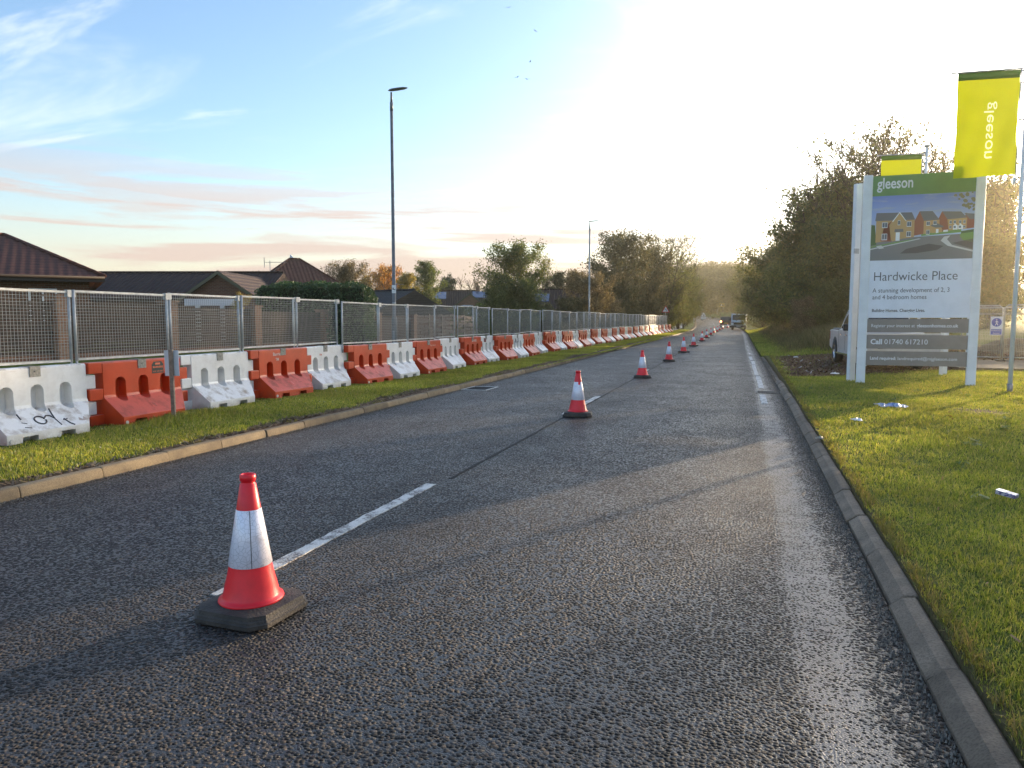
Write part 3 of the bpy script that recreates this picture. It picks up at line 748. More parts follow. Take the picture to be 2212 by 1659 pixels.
ordw = ['first', 'second', 'third', 'fourth', 'fifth', 'sixth', 'seventh', 'eighth', 'ninth', 'tenth', 'eleventh', 'twelfth', 'thirteenth', 'fourteenth', 'fifteenth', 'sixteenth', 'seventeenth', 'eighteenth', 'nineteenth', 'twentieth', 'twenty-first', 'twenty-second', 'twenty-third', 'twenty-fourth', 'twenty-fifth', 'twenty-sixth']
def unit(name, loc, rz, white, label):
    r = empty(name, loc, rz)
    b = link('body', BBODY, r); b.material_slots[0].link = 'OBJECT'; b.material_slots[0].material = M_bw if white else M_bo
    link('clamp_plate', CLAMP, r); link('filler_cap', PORT, r)
    tag(r, label, 'barrier', 'water-filled barriers in a line on the left verge'); return r
MANUAL = {}
y = 8.23-PITCHB*2
cnt = {True: 0, False: 0}
for i in range(NB+1):
    white = (i % 2 == 1)
    X = -9.0+rb.uniform(-.05, .05)-(.02 if white else -.02); rz = rb.uniform(-.03, .03)+(.022 if i % 2 else -.022)
    z = float(gz_arr(np.array([-8.8]), np.array([y+.9]))[0])+hgt(y)-.01
    cnt[white] += 1
    wcol = 'white' if white else 'orange'
    c_ = cnt[white] if white else cnt[white]-1
    if i == 0: lab = 'orange plastic barrier cut off by the left edge of the photo'
    elif i == 1: lab = 'white plastic barrier with black spray scrawl, nearest at the left edge'
    elif i == 2: lab = 'orange plastic barrier with black printed sticker behind the little post'
    elif i == 3: lab = 'white plastic barrier just right of the small wooden post'
    else: lab = f'{wcol} plastic barrier, {ordw[c_-1]} {wcol} one of the row from the near left end'
    u = unit('water_filled_barrier', (X, y, z), rz, white, lab); BARR.append((u, X, y, z, rz, white))
    y += PITCHB
# marks on single barriers (children)
M_mark = flat('black spray paint', (0.05, 0.045, 0.05), .6)
M_wscr = flat('white scrawl', (0.62, 0.55, 0.52), .6)
def slope_pt(y_, t, e=.004):   # t from 0 (bottom) to 1 (top) on the front slope
    x0, z0, x1, z1 = .44, .135, .098, .40
    nx_, nz_ = .71, .70
    return (x0+(x1-x0)*t+nx_*e, y_, z0+(z1-z0)*t+nz_*e)
g1 = MB()
def stroke(pts, r, w=None):
    g1.tube([slope_pt(a, b, .002) for a, b in pts], r, 5, cap=True, smooth=False)
cyc = [( .84+.075*math.cos(a), .42+.17*math.sin(a)) for a in np.linspace(.2, 6.2, 16)]
stroke(cyc, .011); stroke([(.90, .45), (.97, .58), (1.02, .55), (1.05, .40), (1.07, .62), (1.10, .85)], .011); stroke([(1.05, .40), (1.06, .1)], .008)
stroke([(.60, .55), (.61, .78)], .010); stroke([(.57, .42), (.63, .36)], .006); stroke([(.56, .22), (.64, .16)], .005); stroke([(1.17, .35), (1.2, .12), (1.24, .02)], .011); stroke([(1.15, .3), (1.22, .33)], .008)
g1.build('spray_scrawl', M_mark, BARR[1][0])
sc1 = MB(); sc1.add([slope_pt(1.36, .18), slope_pt(1.39, .32), slope_pt(1.43, .2), slope_pt(1.47, .33), slope_pt(1.5, .2), slope_pt(1.56, .34), slope_pt(1.58, .28), slope_pt(1.5, .14), slope_pt(1.42, .14)], [tuple(range(9))]); sc1.build('rub_mark', flat('rub', (.42, .35, .31), .7), BARR[1][0])
# sticker on the orange one
st = MB(); st.prism([(1.18, .70), (1.42, .70), (1.42, .84), (1.38, .885), (1.22, .885), (1.18, .84)], .086, .0885, 'x'); sto = st.build('sticker', M_black, BARR[2][0])
text('sticker_text', 'BARRIERS', .040, flat('sticker print', (.62, .13, .05), .6), BARR[2][0], (.090, 1.195, .785), (rad(90), 0, rad(90)), depth=.0005, bold=.001, width=.21)
text('sticker_text', '0191 273 9431', .030, bpy.data.materials['sticker print'], BARR[2][0], (.090, 1.195, .72), (rad(90), 0, rad(90)), depth=.0005, width=.21)
st = MB(); st.box((.089, 1.25, .835), (.0905, 1.35, .865)); st.build('sticker_logo', bpy.data.materials['sticker print'], BARR[2][0])
def scrawl(i, s, y_, z_, sz, m, w=None, nm='painted_word'):
    text(nm, s, sz, m, BARR[i][0], (.0865, y_, z_), (rad(90), 0, rad(90)), depth=.0006, bold=.001, width=w)
M_wpaint = flat('white marker', (.70, .66, .64), .6); M_opaint = flat('red marker', (.55, .16, .08), .6)
scrawl(4, 'Barriers', .66, .80, .09, M_wscr, .32); scrawl(4, 'TM', .74, .70, .08, M_wscr, .1)
scrawl(5, 'TM', .72, .72, .06, M_opaint, .1)
scrawl(10, 'BarriERS', .92, .76, .12, M_wpaint, .42); scrawl(8, 'Barriers', 1.1, .76, .08, flat('pink marker', (.65, .35, .30), .6), .34)
st = MB(); st.prism([(.72, .72), (.98, .70), (.96, .86), (.9, .84), (.74, .86)], .086, .0885, 'x'); st.build('sticker', flat('dark red sticker', (.16, .03, .03), .6), BARR[11][0])
st = MB(); st.box((-.0545, .95, .42), (-.052, 1.01, .50)); st.build('square_patch', M_black, BARR[5][0])
st = MB()
for k, (a, b, c, d) in enumerate([(.62, .80, .70, .62), (.70, .62, .74, .78), (.80, .60, .76, .74), (.95, .82, 1.02, .64), (1.05, .66, .98, .60), (1.12, .80, 1.16, .62), (.66, .74, .80, .70)]):
    st.tube([(.088, a, b), (.088, c, d)], .008, 5, smooth=False)
st.build('spray_scrawl', M_mark, BARR[13][0])
# moulded emblem on the slope of every barrier in the middle distance
eb = MB()
eb.add([slope_pt(.90, .30, .001), slope_pt(1.0, .30, .001), slope_pt(1.0, .55, .001), slope_pt(.90, .55, .001), slope_pt(.92, .34, .005), slope_pt(.98, .34, .005), slope_pt(.98, .51, .005), slope_pt(.92, .51, .005)], [(4, 5, 6, 7), (0, 1, 5, 4), (1, 2, 6, 5), (2, 3, 7, 6), (3, 0, 4, 7)])
EMB = eb.mesh('moulded_emblem', M_bw)
for i in range(2, 24):
    o = link('moulded_emblem', EMB, BARR[i][0]); o.material_slots[0].link = 'OBJECT'; o.material_slots[0].material = M_bw if BARR[i][5] else M_bo

# ------------------------------------------------------------------ mesh fence panels standing on the barriers
def fence_frame():
    B = MB(); L = 1.74; H = 1.0; z0 = .02
    B.tube([(0, 0, z0), (0, 0, z0+H)], .021, 8); B.tube([(0, L, z0), (0, L, z0+H)], .021, 8)
    B.box((-.014, .021, z0+.005), (.014, L-.021, z0+.035)); B.box((-.014, .021, z0+H-.035), (.014, L-.021, z0+H-.005))
    B.tube([(0, 0, -.18), (0, 0, z0)], .016, 6); B.tube([(0, L, -.18), (0, L, z0)], .016, 6)
    return B.mesh('frame', M_galv)
def fence_wires():
    B = MB(); L = 1.74; H = 1.0; z0 = .02; t = .0016
    n = 35
    for k in range(1, n): yy = L*k/n; B.box((-t-.004, yy-t, z0+.03), (t-.004, yy+t, z0+H-.03))
    n = 23
    for k in range(1, n): zz = z0+H*k/n; B.box((-t+.001, .01, zz-t), (t+.001, L-.01, zz+t))
    return B.mesh('wire_mesh', M_wire)
FF = fence_frame(); FW = fence_wires()
cb = MB(); cb.box((-.03, 1.70, .93), (.03, 1.83, 1.03)); FC = cb.mesh('clip', M_galv)
for i, (u, X, y, z, rz, white) in enumerate(BARR):
    if i > 47: break
    a = rb.uniform(-.012, .012)
    r = empty('mesh_fence_panel', (X-.02, y-.085+(.0), z+.945), rz*.6+rb.uniform(-.01, .01)); r.rotation_euler[1] = a; r.rotation_euler[0] = rb.uniform(-.006, .006)*(3 if i in (14, 15) else 1)
    link('frame', FF, r); link('wire_mesh', FW, r); link('clip', FC, r)
    if i == 0: lab = 'galvanised mesh panel cut off by the left edge above the barriers'
    elif i == 1: lab = 'galvanised mesh panel above the scrawled white barrier, warmly lit at left'
    elif i == 2: lab = 'galvanised mesh panel above the orange barrier with the sticker'
    else:
        c_ = (i+1)//2 if white else i//2
        lab = f'galvanised mesh panel standing on the {ordw[c_-1]} {"white" if white else "orange"} barrier from the near end'
    tag(r, lab, 'fence panel', 'mesh panels standing on the barriers')
# white notice on one far panel
# ------------------------------------------------------------------ traffic cones
def cone_mats():
    m = mat('red cone plastic', (0.86, 0.010, 0.022), .38, .1, 6, objrand=.12)
    p = m.node_tree.nodes['Principled BSDF']; p.inputs['Subsurface Weight'].default_value = .0; p.inputs['Transmission Weight'].default_value = .0
    b, n, l, q = newmat('reflective sleeve'); q.inputs['Roughness'].default_value = .28; q.inputs['Metallic'].default_value = .12
    t = n.new('ShaderNodeTexCoord'); v = n.new('ShaderNodeTexVoronoi'); l.new(t.outputs['Object'], v.inputs['Vector']); v.inputs['Scale'].default_value = 38; v.feature = 'DISTANCE_TO_EDGE'
    r = n.new('ShaderNodeMapRange'); l.new(v.outputs[0], r.inputs[0]); r.inputs[1].default_value = .0; r.inputs[2].default_value = .06
    mx = n.new('ShaderNodeMix'); mx.data_type = 'RGBA'; l.new(r.outputs[0], mx.inputs[0]); mx.inputs[6].default_value = (.52, .51, .56, 1); mx.inputs[7].default_value = (.78, .76, .83, 1)
    ns = n.new('ShaderNodeTexNoise'); l.new(t.outputs['Object'], ns.inputs['Vector']); ns.inputs['Scale'].default_value = 14; ns.inputs['Detail'].default_value = 6
    r2 = n.new('ShaderNodeMapRange'); l.new(ns.outputs[0], r2.inputs[0]); r2.inputs[1].default_value = .55; r2.inputs[2].default_value = .8; r2.inputs[4].default_value = .6
    m2 = n.new('ShaderNodeMix'); m2.data_type = 'RGBA'; l.new(r2.outputs[0], m2.inputs[0]); l.new(mx.outputs[2], m2.inputs[6]); m2.inputs[7].default_value = (.36, .32, .34, 1)
    l.new(m2.outputs[2], q.inputs['Base Color'])
    return m, b
M_cone, M_sleeve = cone_mats()
M_conebase = mat('recycled rubber base', (0.060, 0.050, 0.042), .75, .25, 9, bump=.4, bscale=70)
def oct_ring(h, cut, z): 
    return [(h, -h+cut, z), (h, h-cut, z), (h-cut, h, z), (-h+cut, h, z), (-h, h-cut, z), (-h, -h+cut, z), (-h+cut, -h, z), (h-cut, -h, z)]
def cone_meshes():
    B = MB(); rings = [oct_ring(.235, .07, 0), oct_ring(.237, .07, .022), oct_ring(.228, .067, .026), oct_ring(.226, .066, .036), oct_ring(.22, .065, .041), oct_ring(.216, .064, .062), oct_ring(.15, .045, .072)]
    vs = [v for r in rings for v in r]; fs = [tuple(range(8))[::-1], tuple(range(48, 56))]
    for i in range(6):
        for k in range(8): fs.append((i*8+k, i*8+(k+1) % 8, (i+1)*8+(k+1) % 8, (i+1)*8+k))
    B.add(vs, fs); base = B.mesh('base', M_conebase)
    prof = [(.165, .068), (.170, .074), (.168, .082), (.152, .088), (.146, .10), (.135, .15), (.122, .20), (.113, .245), (.1035, .29)]
    zt = .70; 
    def R(z): return .113+(.040-.113)*(z-.245)/(.70-.245)
    prof = prof[:-1]+[(R(z), z) for z in (.26, .4, .55, .69)]+[(.036, .695), (.034, .702), (.040, .706), (.042, .722), (.041, .738), (.036, .742), (.030, .74), (.028, .70), (.028, .60)]
    B = MB(); B.lathe(prof, 40); body = B.mesh('cone_body', M_cone)
    B = MB(); B.lathe([(R(.262)+.0008, .262), (R(.262)+.0028, .264), (R(.41)+.0028, .41), (R(.558)+.0028, .556), (R(.558)+.0008, .558)], 40)
    sl_ = B.mesh('reflective_sleeve', M_sleeve)
    return base, body, sl_
CB_, CBODY, CSL = cone_meshes()
cones = [(-2.53, 3.31, 'red and white traffic cone nearest the camera, on a grey rubber base'),
 (-2.62, 11.94, 'traffic cone with a notch in its white sleeve, second one from the camera'),
 (-2.68, 20.4, 'traffic cone third from the camera on the centre line'), (-2.78, 28.75, 'traffic cone fourth from the camera on the centre line'),
 (-2.84, 36.5, 'traffic cone fifth from the camera on the centre line'), (-2.95, 45.3, 'traffic cone sixth from the camera on the centre line'),
 (-3.05, 55.9, 'traffic cone seventh from the camera on the centre line'), (-3.2, 65.6, 'traffic cone eighth from the camera on the centre line'),
 (-3.35, 77.0, 'traffic cone ninth from the camera on the centre line'), (-3.5, 88.5, 'small distant traffic cone, tenth from the camera on the centre line'),
 (-3.45, 97, 'small distant traffic cone, eleventh from the camera'), (-3.5, 108, 'small distant traffic cone, twelfth from the camera, beside the vehicles'),
 (-3.35, 117, 'small distant traffic cone left of the parked white truck'), (-2.9, 128, 'farthest traffic cone, right behind the dark car')]
crng = random.Random(4)
for i, (x, y, lab) in enumerate(cones):
    off = x-cxs(y)
    r = empty('traffic_cone', (x, y, hgt(y)+crown_h(off)+.002+(.008 if i < 10 else 0)), rad(-4) if i == 0 else crng.uniform(0, 1.5))
    b = link('base', CB_, r); cb_ = link('cone_body', CBODY, r); s_ = link('reflective_sleeve', CSL, r)
    if i == 0: r.rotation_euler[2] = rad(-3); r.scale = (1.01, 1.01, 1.02); s_.rotation_euler[2] = rad(0)
    if i > 1: r.rotation_euler[0] = crng.uniform(-.012, .012); r.rotation_euler[1] = crng.uniform(-.012, .012)
    if i == 1: r.rotation_euler[2] = rad(10)
    tag(r, lab, 'traffic cone', 'traffic cones along the centre line')
    if i == 0:
        # dark seam down the front of the sleeve
        a = math.atan2(-3.38, 2.6)+rad(3)+rad(3); B = MB()
        def RR(z): return .113+(.040-.113)*(z-.245)/(.70-.245)+.003
        B.tube([(RR(z)*math.cos(a), RR(z)*math.sin(a), z) for z in (.264, .41, .556)], .0022, 6); B.build('sleeve_seam', flat('seam grey', (.12, .12, .13), .5), r)
    if i == 1:
        # red notch torn out of the sleeve top
        B = MB(); a0 = math.atan2(-11.94, 2.62)-rad(10)
        def RR(z): return .113+(.040-.113)*(z-.245)/(.70-.245)+.0045
        vs = []; A = (a0+.05, a0+.30, a0+.55)
        for z in (.515, .562): vs += [(RR(z)*math.cos(a), RR(z)*math.sin(a), z) for a in A]
        B.add(vs, [(0, 1, 4, 3), (1, 2, 5, 4)]); 
        vs = []; A = (a0+.05, a0+.40, a0+.9)
        B.build('sleeve_tear', M_cone, r)
# grubby marks

# ------------------------------------------------------------------ street lamps
M_lamp = mat('painted lamp steel', (0.16, 0.165, 0.175), .5, .15, 4)
M_lampl = mat('pale lamp steel', (0.34, 0.37, 0.38), .5, .12, 4)
def lamp(loc, h, label, m, detail=True, dirx=(1, 0), rz=0):
    r = empty('street_lamp', loc, rz)
    B = MB(); B.tube([(0, 0, -.3), (0, 0, 1.35), (0, 0, 1.40), (0, 0, 1.5), (0, 0, h-.7)], [.105, .105, .10, .068, .055], 14, cap=True); B.build('shaft', m, r)
    B = MB(); B.tube([(0, 0, h-.72), (0, 0, h-.42)], .06, 12); B.tube([(0, 0, h-.42), (0, 0, h-.05)], [.045, .034], 10); B.build('spigot', m, r)
    if detail:
        B = MB(); B.box((-.035, -.112, .35), (.05, -.10, .95)); B.build('access_door', M_grey, r)
    B = MB()
    # lantern: slim tapering LED head pointing over the road (+x)
    secs = [(-.12, .02, .012), (-.06, .07, .05), (.05, .11, .06), (.25, .13, .055), (.48, .12, .045), (.60, .06, .02), (.64, .02, .008)]
    vs = []; 
    for sx, w, t in secs:
        zc_ = h+.02+sx*.08
        for k in range(10):
            a = 2*math.pi*k/10; vs.append((sx, w*math.cos(a), zc_+(t if math.sin(a) > 0 else t*.55)*math.sin(a)))
    fs = [tuple(range(10))[::-1], tuple(range(60, 70))]+[(i*10+k, i*10+(k+1) % 10, (i+1)*10+(k+1) % 10, (i+1)*10+k) for i in range(6) for k in range(10)]
    B.add(vs, fs, 0, True); B.build('lantern', m, r)
    tag(r, label, 'street lamp', 'street lamps along the left side'); return r
def rot_lamp(loc): return rad(8)
LP = at(853, 28, z=.3); l1 = lamp((LP.x, LP.y, .25), 9.72, 'tall grey street lamp standing nearest, behind the mesh fence with a notice', M_lamp, rz=rad(6))
B = MB(); B.box((-.075, -.082, 0), (.075, -.076, .30)); nt = B.build('notice', M_whitepl, l1, (0, 0, 2.35)); nt.rotation_euler = (0, 0, rad(18))
B = MB(); B.box((-.045, -.0865, .12), (-.01, -.083, .20)); B.box((.0, -.0865, .11), (.055, -.083, .14)); B.box((-.05, -.0865, .05), (.05, -.083, .055)); q = B.build('notice_picture', M_black, nt)
l1b = MB(); l1b.tube([(0, 0, 1.95), (0, 0, 2.0)], .072, 12); l1b.build('band', M_galv, l1)
LP = at(1272, 65, z=.3); l2 = lamp((LP.x, LP.y, .2), 9.85, 'second street lamp along the mesh fence, pale, in front of the dark trees', M_lampl, rz=rad(6)); l2.scale = (1.25, 1.25, 1)
for (u_, D_, v_, lab) in ((1474, 132, 587, 'street lamp half lost in the dark trees above the pavement'), (1501, 156, 603, 'distant street lamp left of the direction sign'), (1517, 174, 612, 'farthest street lamp at the bend beside the direction sign')):
    p = at(u_, D_, v_); g_ = hgt(p.y)+.1
    lamp((p.x, p.y, g_), p.z-g_, lab, M_lampl, False)

# ------------------------------------------------------------------ bend warning sign, direction sign, small signs
M_red = flat('sign red', (0.55, 0.02, 0.02), .5); M_signw = flat('sign white', (0.75, 0.76, 0.78), .45)
def tri(B, s, y_, m, zc_=0): B.prism([(-s/2, zc_-s*.289), (s/2, zc_-s*.289), (0, zc_+s*.577)], y_-.004, y_, 'y', m)
p = at(1437, 87, z=0); zb = .1
r = empty('bend_warning_sign', (p.x, p.y, zb), rad(12))
B = MB(); B.tube([(0, .03, -.2), (0, .03, 2.75)], .035, 8); B.build('post', M_grey, r)
B = MB(); tri(B, .95, 0, 0, 2.62); B.build('red_border', M_red, r)
B = MB(); tri(B, .68, -.006, 0, 2.62); B.build('sign_face', M_signw, r)
B = MB(); B.tube([(.10, -.014, 2.47), (.09, -.014, 2.62), (.03, -.014, 2.70), (-.05, -.014, 2.72)], .03, 6, smooth=False); B.prism([(-.14, 2.72), (-.04, 2.65), (-.04, 2.79)], -.02, -.01, 'y'); B.build('arrow', M_black, r)
tag(r, 'red-bordered triangular bend warning sign at the far end of the barriers', 'road sign')
p = at(1507, 172, 662); g_ = hgt(p.y)+.1
r = empty('direction_sign', (p.x, p.y, g_), rad(10)); zc_ = p.z-g_
B = MB(); B.box((-1.35, 0, zc_-.85), (1.3, .04, zc_+.85)); B.build('sign_board', flat('pale green white board', (.42, .50, .50), .5), r)
B = MB()
for k, (a, b) in enumerate(((-.2, .9), (-1.0, .8), (-1.0, .3), (-.9, .5))): B.box((a, -.012, zc_+.6-k*.36), (b, -.002, zc_+.68-k*.36))
B.build('lettering_lines', M_black, r)
B = MB(); B.box((-1.1, 0, zc_-1.5), (1.2, .04, zc_-.9)); B.build('lower_board', flat('blue grey board', (.12, .15, .20), .5), r)
B = MB(); B.box((-.3, -.012, zc_-1.4), (.5, -.002, zc_-1.0)); B.build('red_panel', flat('dull red', (.3, .06, .05), .5), r)
for sx in (-1.2, 1.2): B = MB(); B.tube([(sx, .08, -.3), (sx, .08, zc_+.9)], .06, 8); B.build('post', M_galv, r)
tag(r, 'white direction sign on two posts by the far bend', 'road sign')
p = at(1520, 160, 684); g_ = hgt(p.y)+.08
r = empty('roadworks_sign', (p.x, p.y, g_), rad(14))
B = MB(); tri(B, 1.0, 0, 0, p.z-g_+.35); B.build('sign_face', M_signw, r); B = MB(); tri(B, .4, -.006, 0, p.z-g_+.33); B.build('symbol', M_black, r)
B = MB(); B.box((-.55, 0, p.z-g_-.5), (.55, .03, p.z-g_-.12)); B.build('plate', M_signw, r)
B = MB(); B.tube([(-.3, .03, 0), (-.3, .03, p.z-g_)], .03, 6); B.tube([(.3, .03, 0), (.3, .03, p.z-g_)], .03, 6); B.build('legs', M_grey, r)
tag(r, 'small triangular roadworks sign with a plate under it by the far kerb', 'road sign')
p = at(1556, 205, 659); g_ = hgt(p.y)+1
r = empty('yellow_sign', (p.x, p.y, g_-1), rad(8)); zc_ = p.z-g_+1
B = MB(); B.box((-1.1, 0, zc_-.5), (1.1, .04, zc_+.5)); B.build('board', flat('yellow board', (.32, .22, .03), .5), r)
B = MB(); B.box((-.75, -.012, zc_-.28), (-.5, -.002, zc_+.25)); B.box((-.3, -.012, zc_-.25), (.15, -.002, zc_+.28)); B.box((.5, -.012, zc_-.3), (.9, -.002, zc_+.1)); B.build('lettering_blocks', flat('dim', (.10, .08, .05), .6), r)
B = MB(); B.box((.1, -.016, zc_-.2), (.35, -.013, zc_+.25)); B.build('white_patch', M_signw, r)
for sx in (-.8, .8): B = MB(); B.tube([(sx, .08, -.6), (sx, .08, zc_+.4)], .05, 6); B.build('post', M_grey, r)
tag(r, 'yellow rectangular sign among the trees at the end of the road', 'road sign')

# small wooden post with the back of a little notice
r = empty('wooden_post', (-8.33, 9.19, .1), rad(0)); r.rotation_euler = (0, rad(-.5), rad(17))
M_wood = mat('weathered post wood', (0.27, 0.20, 0.15), .8, .2, 14, bump=.5, bscale=30)
B = MB(); B.box((-.028, -.025, -.1), (.028, .025, 1.06)); B.build('post', M_wood, r, bevel=.004)
B = MB(); B.box((-.115, .026, .66), (.105, .032, 1.05)); B.build('notice_board', mat('pale back of board', (.55, .57, .62), .5, .05, 5), r, bevel=.002)
tag(r, 'thin wooden post with a small pale notice board, in front of the orange barrier', 'post')

# ------------------------------------------------------------------ development sign and flags
M_post = mat('white sign post', (0.80, 0.82, 0.83), .4, .06, 2)
M_green = mat('board green', (0.135, 0.275, 0.085), .42, .06, 3); M_bar = mat('board taupe', (0.25, 0.225, 0.205), .42, .06, 4); M_pan = mat('board white', (0.80, 0.82, 0.88), .42, .04, 2)
M_txtd = flat('dark grey lettering', (0.11, 0.105, 0.11), .6); M_txtw = flat('white lettering', (0.72, 0.74, 0.77), .5)
PLx, PLy, PRx, PRy = 2.69, 19.72, 5.02, 19.62
ang = math.atan2(PRy-PLy, PRx-PLx); LW = math.hypot(PRx-PLx, PRy-PLy)
sg = empty('development_sign', (PLx, PLy, .1), ang)
def post(x, y, h, parent, w=.10):
    B = MB(); B.box((x-w, y-w*.55, -.4), (x+w, y+w*.55, h)); return B.build('post', M_post, parent, bevel=.02, seg=3)
post(0, 0, 4.93, sg); post(LW, 0, 4.93, sg)
xa, xb = .095, LW-.095; PW = xb-xa; yf = -.03
def panel(nm, z0, z1, m): B = MB(); B.box((xa, yf, z0), (xb, yf+.03, z1)); return B.build(nm, m, sg)
Z_HT, Z_HB, Z_IB, Z_WB = 4.90, 4.43, 2.92, 1.56
panel('header_panel', Z_HB, Z_HT, M_green); pw = panel('text_panel', Z_WB, Z_IB, M_pan)
bars = [(1.21, 1.53), (.82, 1.15), (.42, .76)]
for z0, z1 in bars: panel('slat', z0, z1, M_bar)
RT = (rad(90), 0, 0)
text('company_name', 'gleeson', .36, M_txtw, sg, (xa+.10, yf-.001, 4.60), RT, bold=.006, width=.76)
text('place_name', 'Hardwicke Place', .30, M_txtd, sg, (xa+.09, yf-.001, 2.44), RT, width=1.75, bold=-.0015)
text('description', 'A stunning development of 2, 3', .15, M_txtd, sg, (xa+.09, yf-.001, 2.16), RT, width=1.62)
text('description', 'and 4 bedroom homes', .15, M_txtd, sg, (xa+.09, yf-.001, 2.00), RT, width=1.15)
text('slogan', 'Building Homes. Changing Lives.', .10, M_txtd, sg, (xa+.09, yf-.001, 1.70), RT, width=1.13, bold=.002)
text('slat_text', 'Register your interest at', .11, M_txtw, sg, (xa+.09, yf-.001, 1.335), RT, width=.93)
text('slat_text', 'gleesonhomes.co.uk', .11, M_txtw, sg, (xa+1.07, yf-.001, 1.335), RT, width=.86, bold=.002)
text('slat_text', 'Call', .17, M_txtw, sg, (xa+.09, yf-.001, .93), RT, width=.25, bold=.005)
text('slat_text', '01740 617210', .17, M_txtw, sg, (xa+.39, yf-.001, .93), RT, width=.92)
text('slat_text', 'Land required:', .105, M_txtw, sg, (xa+.09, yf-.001, .555), RT, width=.56, bold=.002)
text('slat_text', 'landrequired@mjgleeson.com', .105, M_txtw, sg, (xa+.69, yf-.001, .555), RT, width=1.24)
# printed picture of houses: layered flat colour shapes
def printed_sky():
    m, n, l, p = newmat('printed sky'); p.inputs['Roughness'].default_value = .42
    t = n.new('ShaderNodeTexCoord'); s = n.new('ShaderNodeSeparateXYZ'); l.new(t.outputs['Object'], s.inputs[0])
    r = n.new('ShaderNodeMapRange'); l.new(s.outputs[2], r.inputs[0]); r.inputs[1].default_value = 3.5; r.inputs[2].default_value = 4.43
    mx = n.new('ShaderNodeMix'); mx.data_type = 'RGBA'; l.new(r.outputs[0], mx.inputs[0]); mx.inputs[6].default_value = (.52, .62, .80, 1); mx.inputs[7].default_value = (.16, .25, .60, 1)
    mp = n.new('ShaderNodeMapping'); mp.inputs['Scale'].default_value = (.8, 1, 4); l.new(t.outputs['Object'], mp.inputs[0]); ns = n.new('ShaderNodeTexNoise'); l.new(mp.outputs[0], ns.inputs['Vector']); ns.inputs['Scale'].default_value = 2.2; ns.inputs['Detail'].default_value = 6
    r2 = n.new('ShaderNodeMapRange'); l.new(ns.outputs[0], r2.inputs[0]); r2.inputs[1].default_value = .5; r2.inputs[2].default_value = .75
    m2 = n.new('ShaderNodeMix'); m2.data_type = 'RGBA'; l.new(r2.outputs[0], m2.inputs[0]); l.new(mx.outputs[2], m2.inputs[6]); m2.inputs[7].default_value = (.42, .48, .56, 1)
    l.new(m2.outputs[2], p.inputs['Base Color']); return m
pm = [printed_sky()]+[flat('print '+n_, c, .42) for n_, c in (('road', (0.210, 0.203, 0.195)), ('grass', (0.180, 0.315, 0.075)), ('buff brick', (0.540, 0.330, 0.135)), ('red brick', (0.330, 0.105, 0.053)), ('roof', (0.180, 0.165, 0.165)), ('frame', (0.850, 0.850, 0.850)), ('pane', (0.105, 0.120, 0.150)), ('kerbline', (0.630, 0.630, 0.600)), ('hedge', (0.075, 0.135, 0.038)), ('shade', (0.105, 0.090, 0.083)), ('tree', (0.195, 0.195, 0.120)))]
SKYm, ROAD, GR, BUFF, REDB, ROOF, FRM, PANE, KL, HG, SHD, TREE = range(12)
pic = MB(); lay = [0]
x0p, x1p, z0p, z1p = xa, xb, Z_IB, Z_HB
def P2(u, v): return (x0p+(x1p-x0p)*u, z1p-(z1p-z0p)*v)
def shp(pts, m, lv):
    pic.prism([P2(u, v) for u, v in pts], yf-.0004*lv-.0003, yf-.0004*lv, 'y', m)
shp([(0, 0), (1, 0), (1, 1), (0, 1)], SKYm, 0)
shp([(0, .72), (.25, .66), (1, .62), (1, 1), (0, 1)], ROAD, 1)
shp([(0, .78), (.42, .68), (.42, .705), (.22, .745), (0, .80)], GR, 2)
shp([(0, .70), (0, .77), (.06, .755), (.04, .45), (0, .44)], HG, 2)
shp([(.06, .775), (.11, .765), (.14, .81), (.09, .82)], KL, 3)
shp([(0, .815), (.48, .675), (.50, .682), (0, .832)], KL, 3)
shp([(.72, .66), (.78, .645), (.75, .70), (.80, .79), (1, .875), (1, .90), (.76, .80), (.69, .72)], KL, 3)
shp([(.88, .60), (1, .585), (1, .76), (.90, .72), (.87, .66)], GR, 4)
shp([(.88, .585), (1, .56), (1, .60), (.88, .62)], HG, 5)
shp([(.36, .83), (.58, .76), (.72, .80), (.66, .86), (.46, .90), (.3, .90)], SHD, 3)
shp([(.80, .76), (1, .70), (1, .86), (.88, .80)], SHD, 4)
shp([(.50, .60), (.88, .55), (.88, .60), (.50, .64)], GR, 2)
# house one
shp([(.05, .385), (.43, .385), (.43, .65), (.05, .72)], BUFF, 6)
shp([(.21, .385), (.13, .5), (.21, .71), (.205, .71), (.10, .70), (.18, .42)], REDB, 7)
shp([(.05, .385), (.04, .385), (.05, .26), (.40, .27), (.435, .385)], ROOF, 7)
shp([(.215, .40), (.28, .265), (.345, .40), (.345, .66), (.215, .71)], BUFF, 8)
shp([(.21, .40), (.28, .255), (.35, .40), (.345, .405), (.28, .275), (.216, .41)], FRM, 9)
# house two
shp([(.43, .40), (.475, .26), (.52, .41), (.52, .61), (.43, .63)], REDB, 6)
shp([(.475, .26), (.60, .265), (.67, .40), (.52, .41)], ROOF, 7)
shp([(.52, .41), (.67, .40), (.67, .58), (.52, .61)], BUFF, 6)
shp([(.60, .50), (.67, .46), (.70, .55), (.70, .59), (.60, .60)], BUFF, 8)
shp([(.585, .49), (.63, .44), (.71, .50), (.71, .515), (.64, .52)], ROOF, 9)
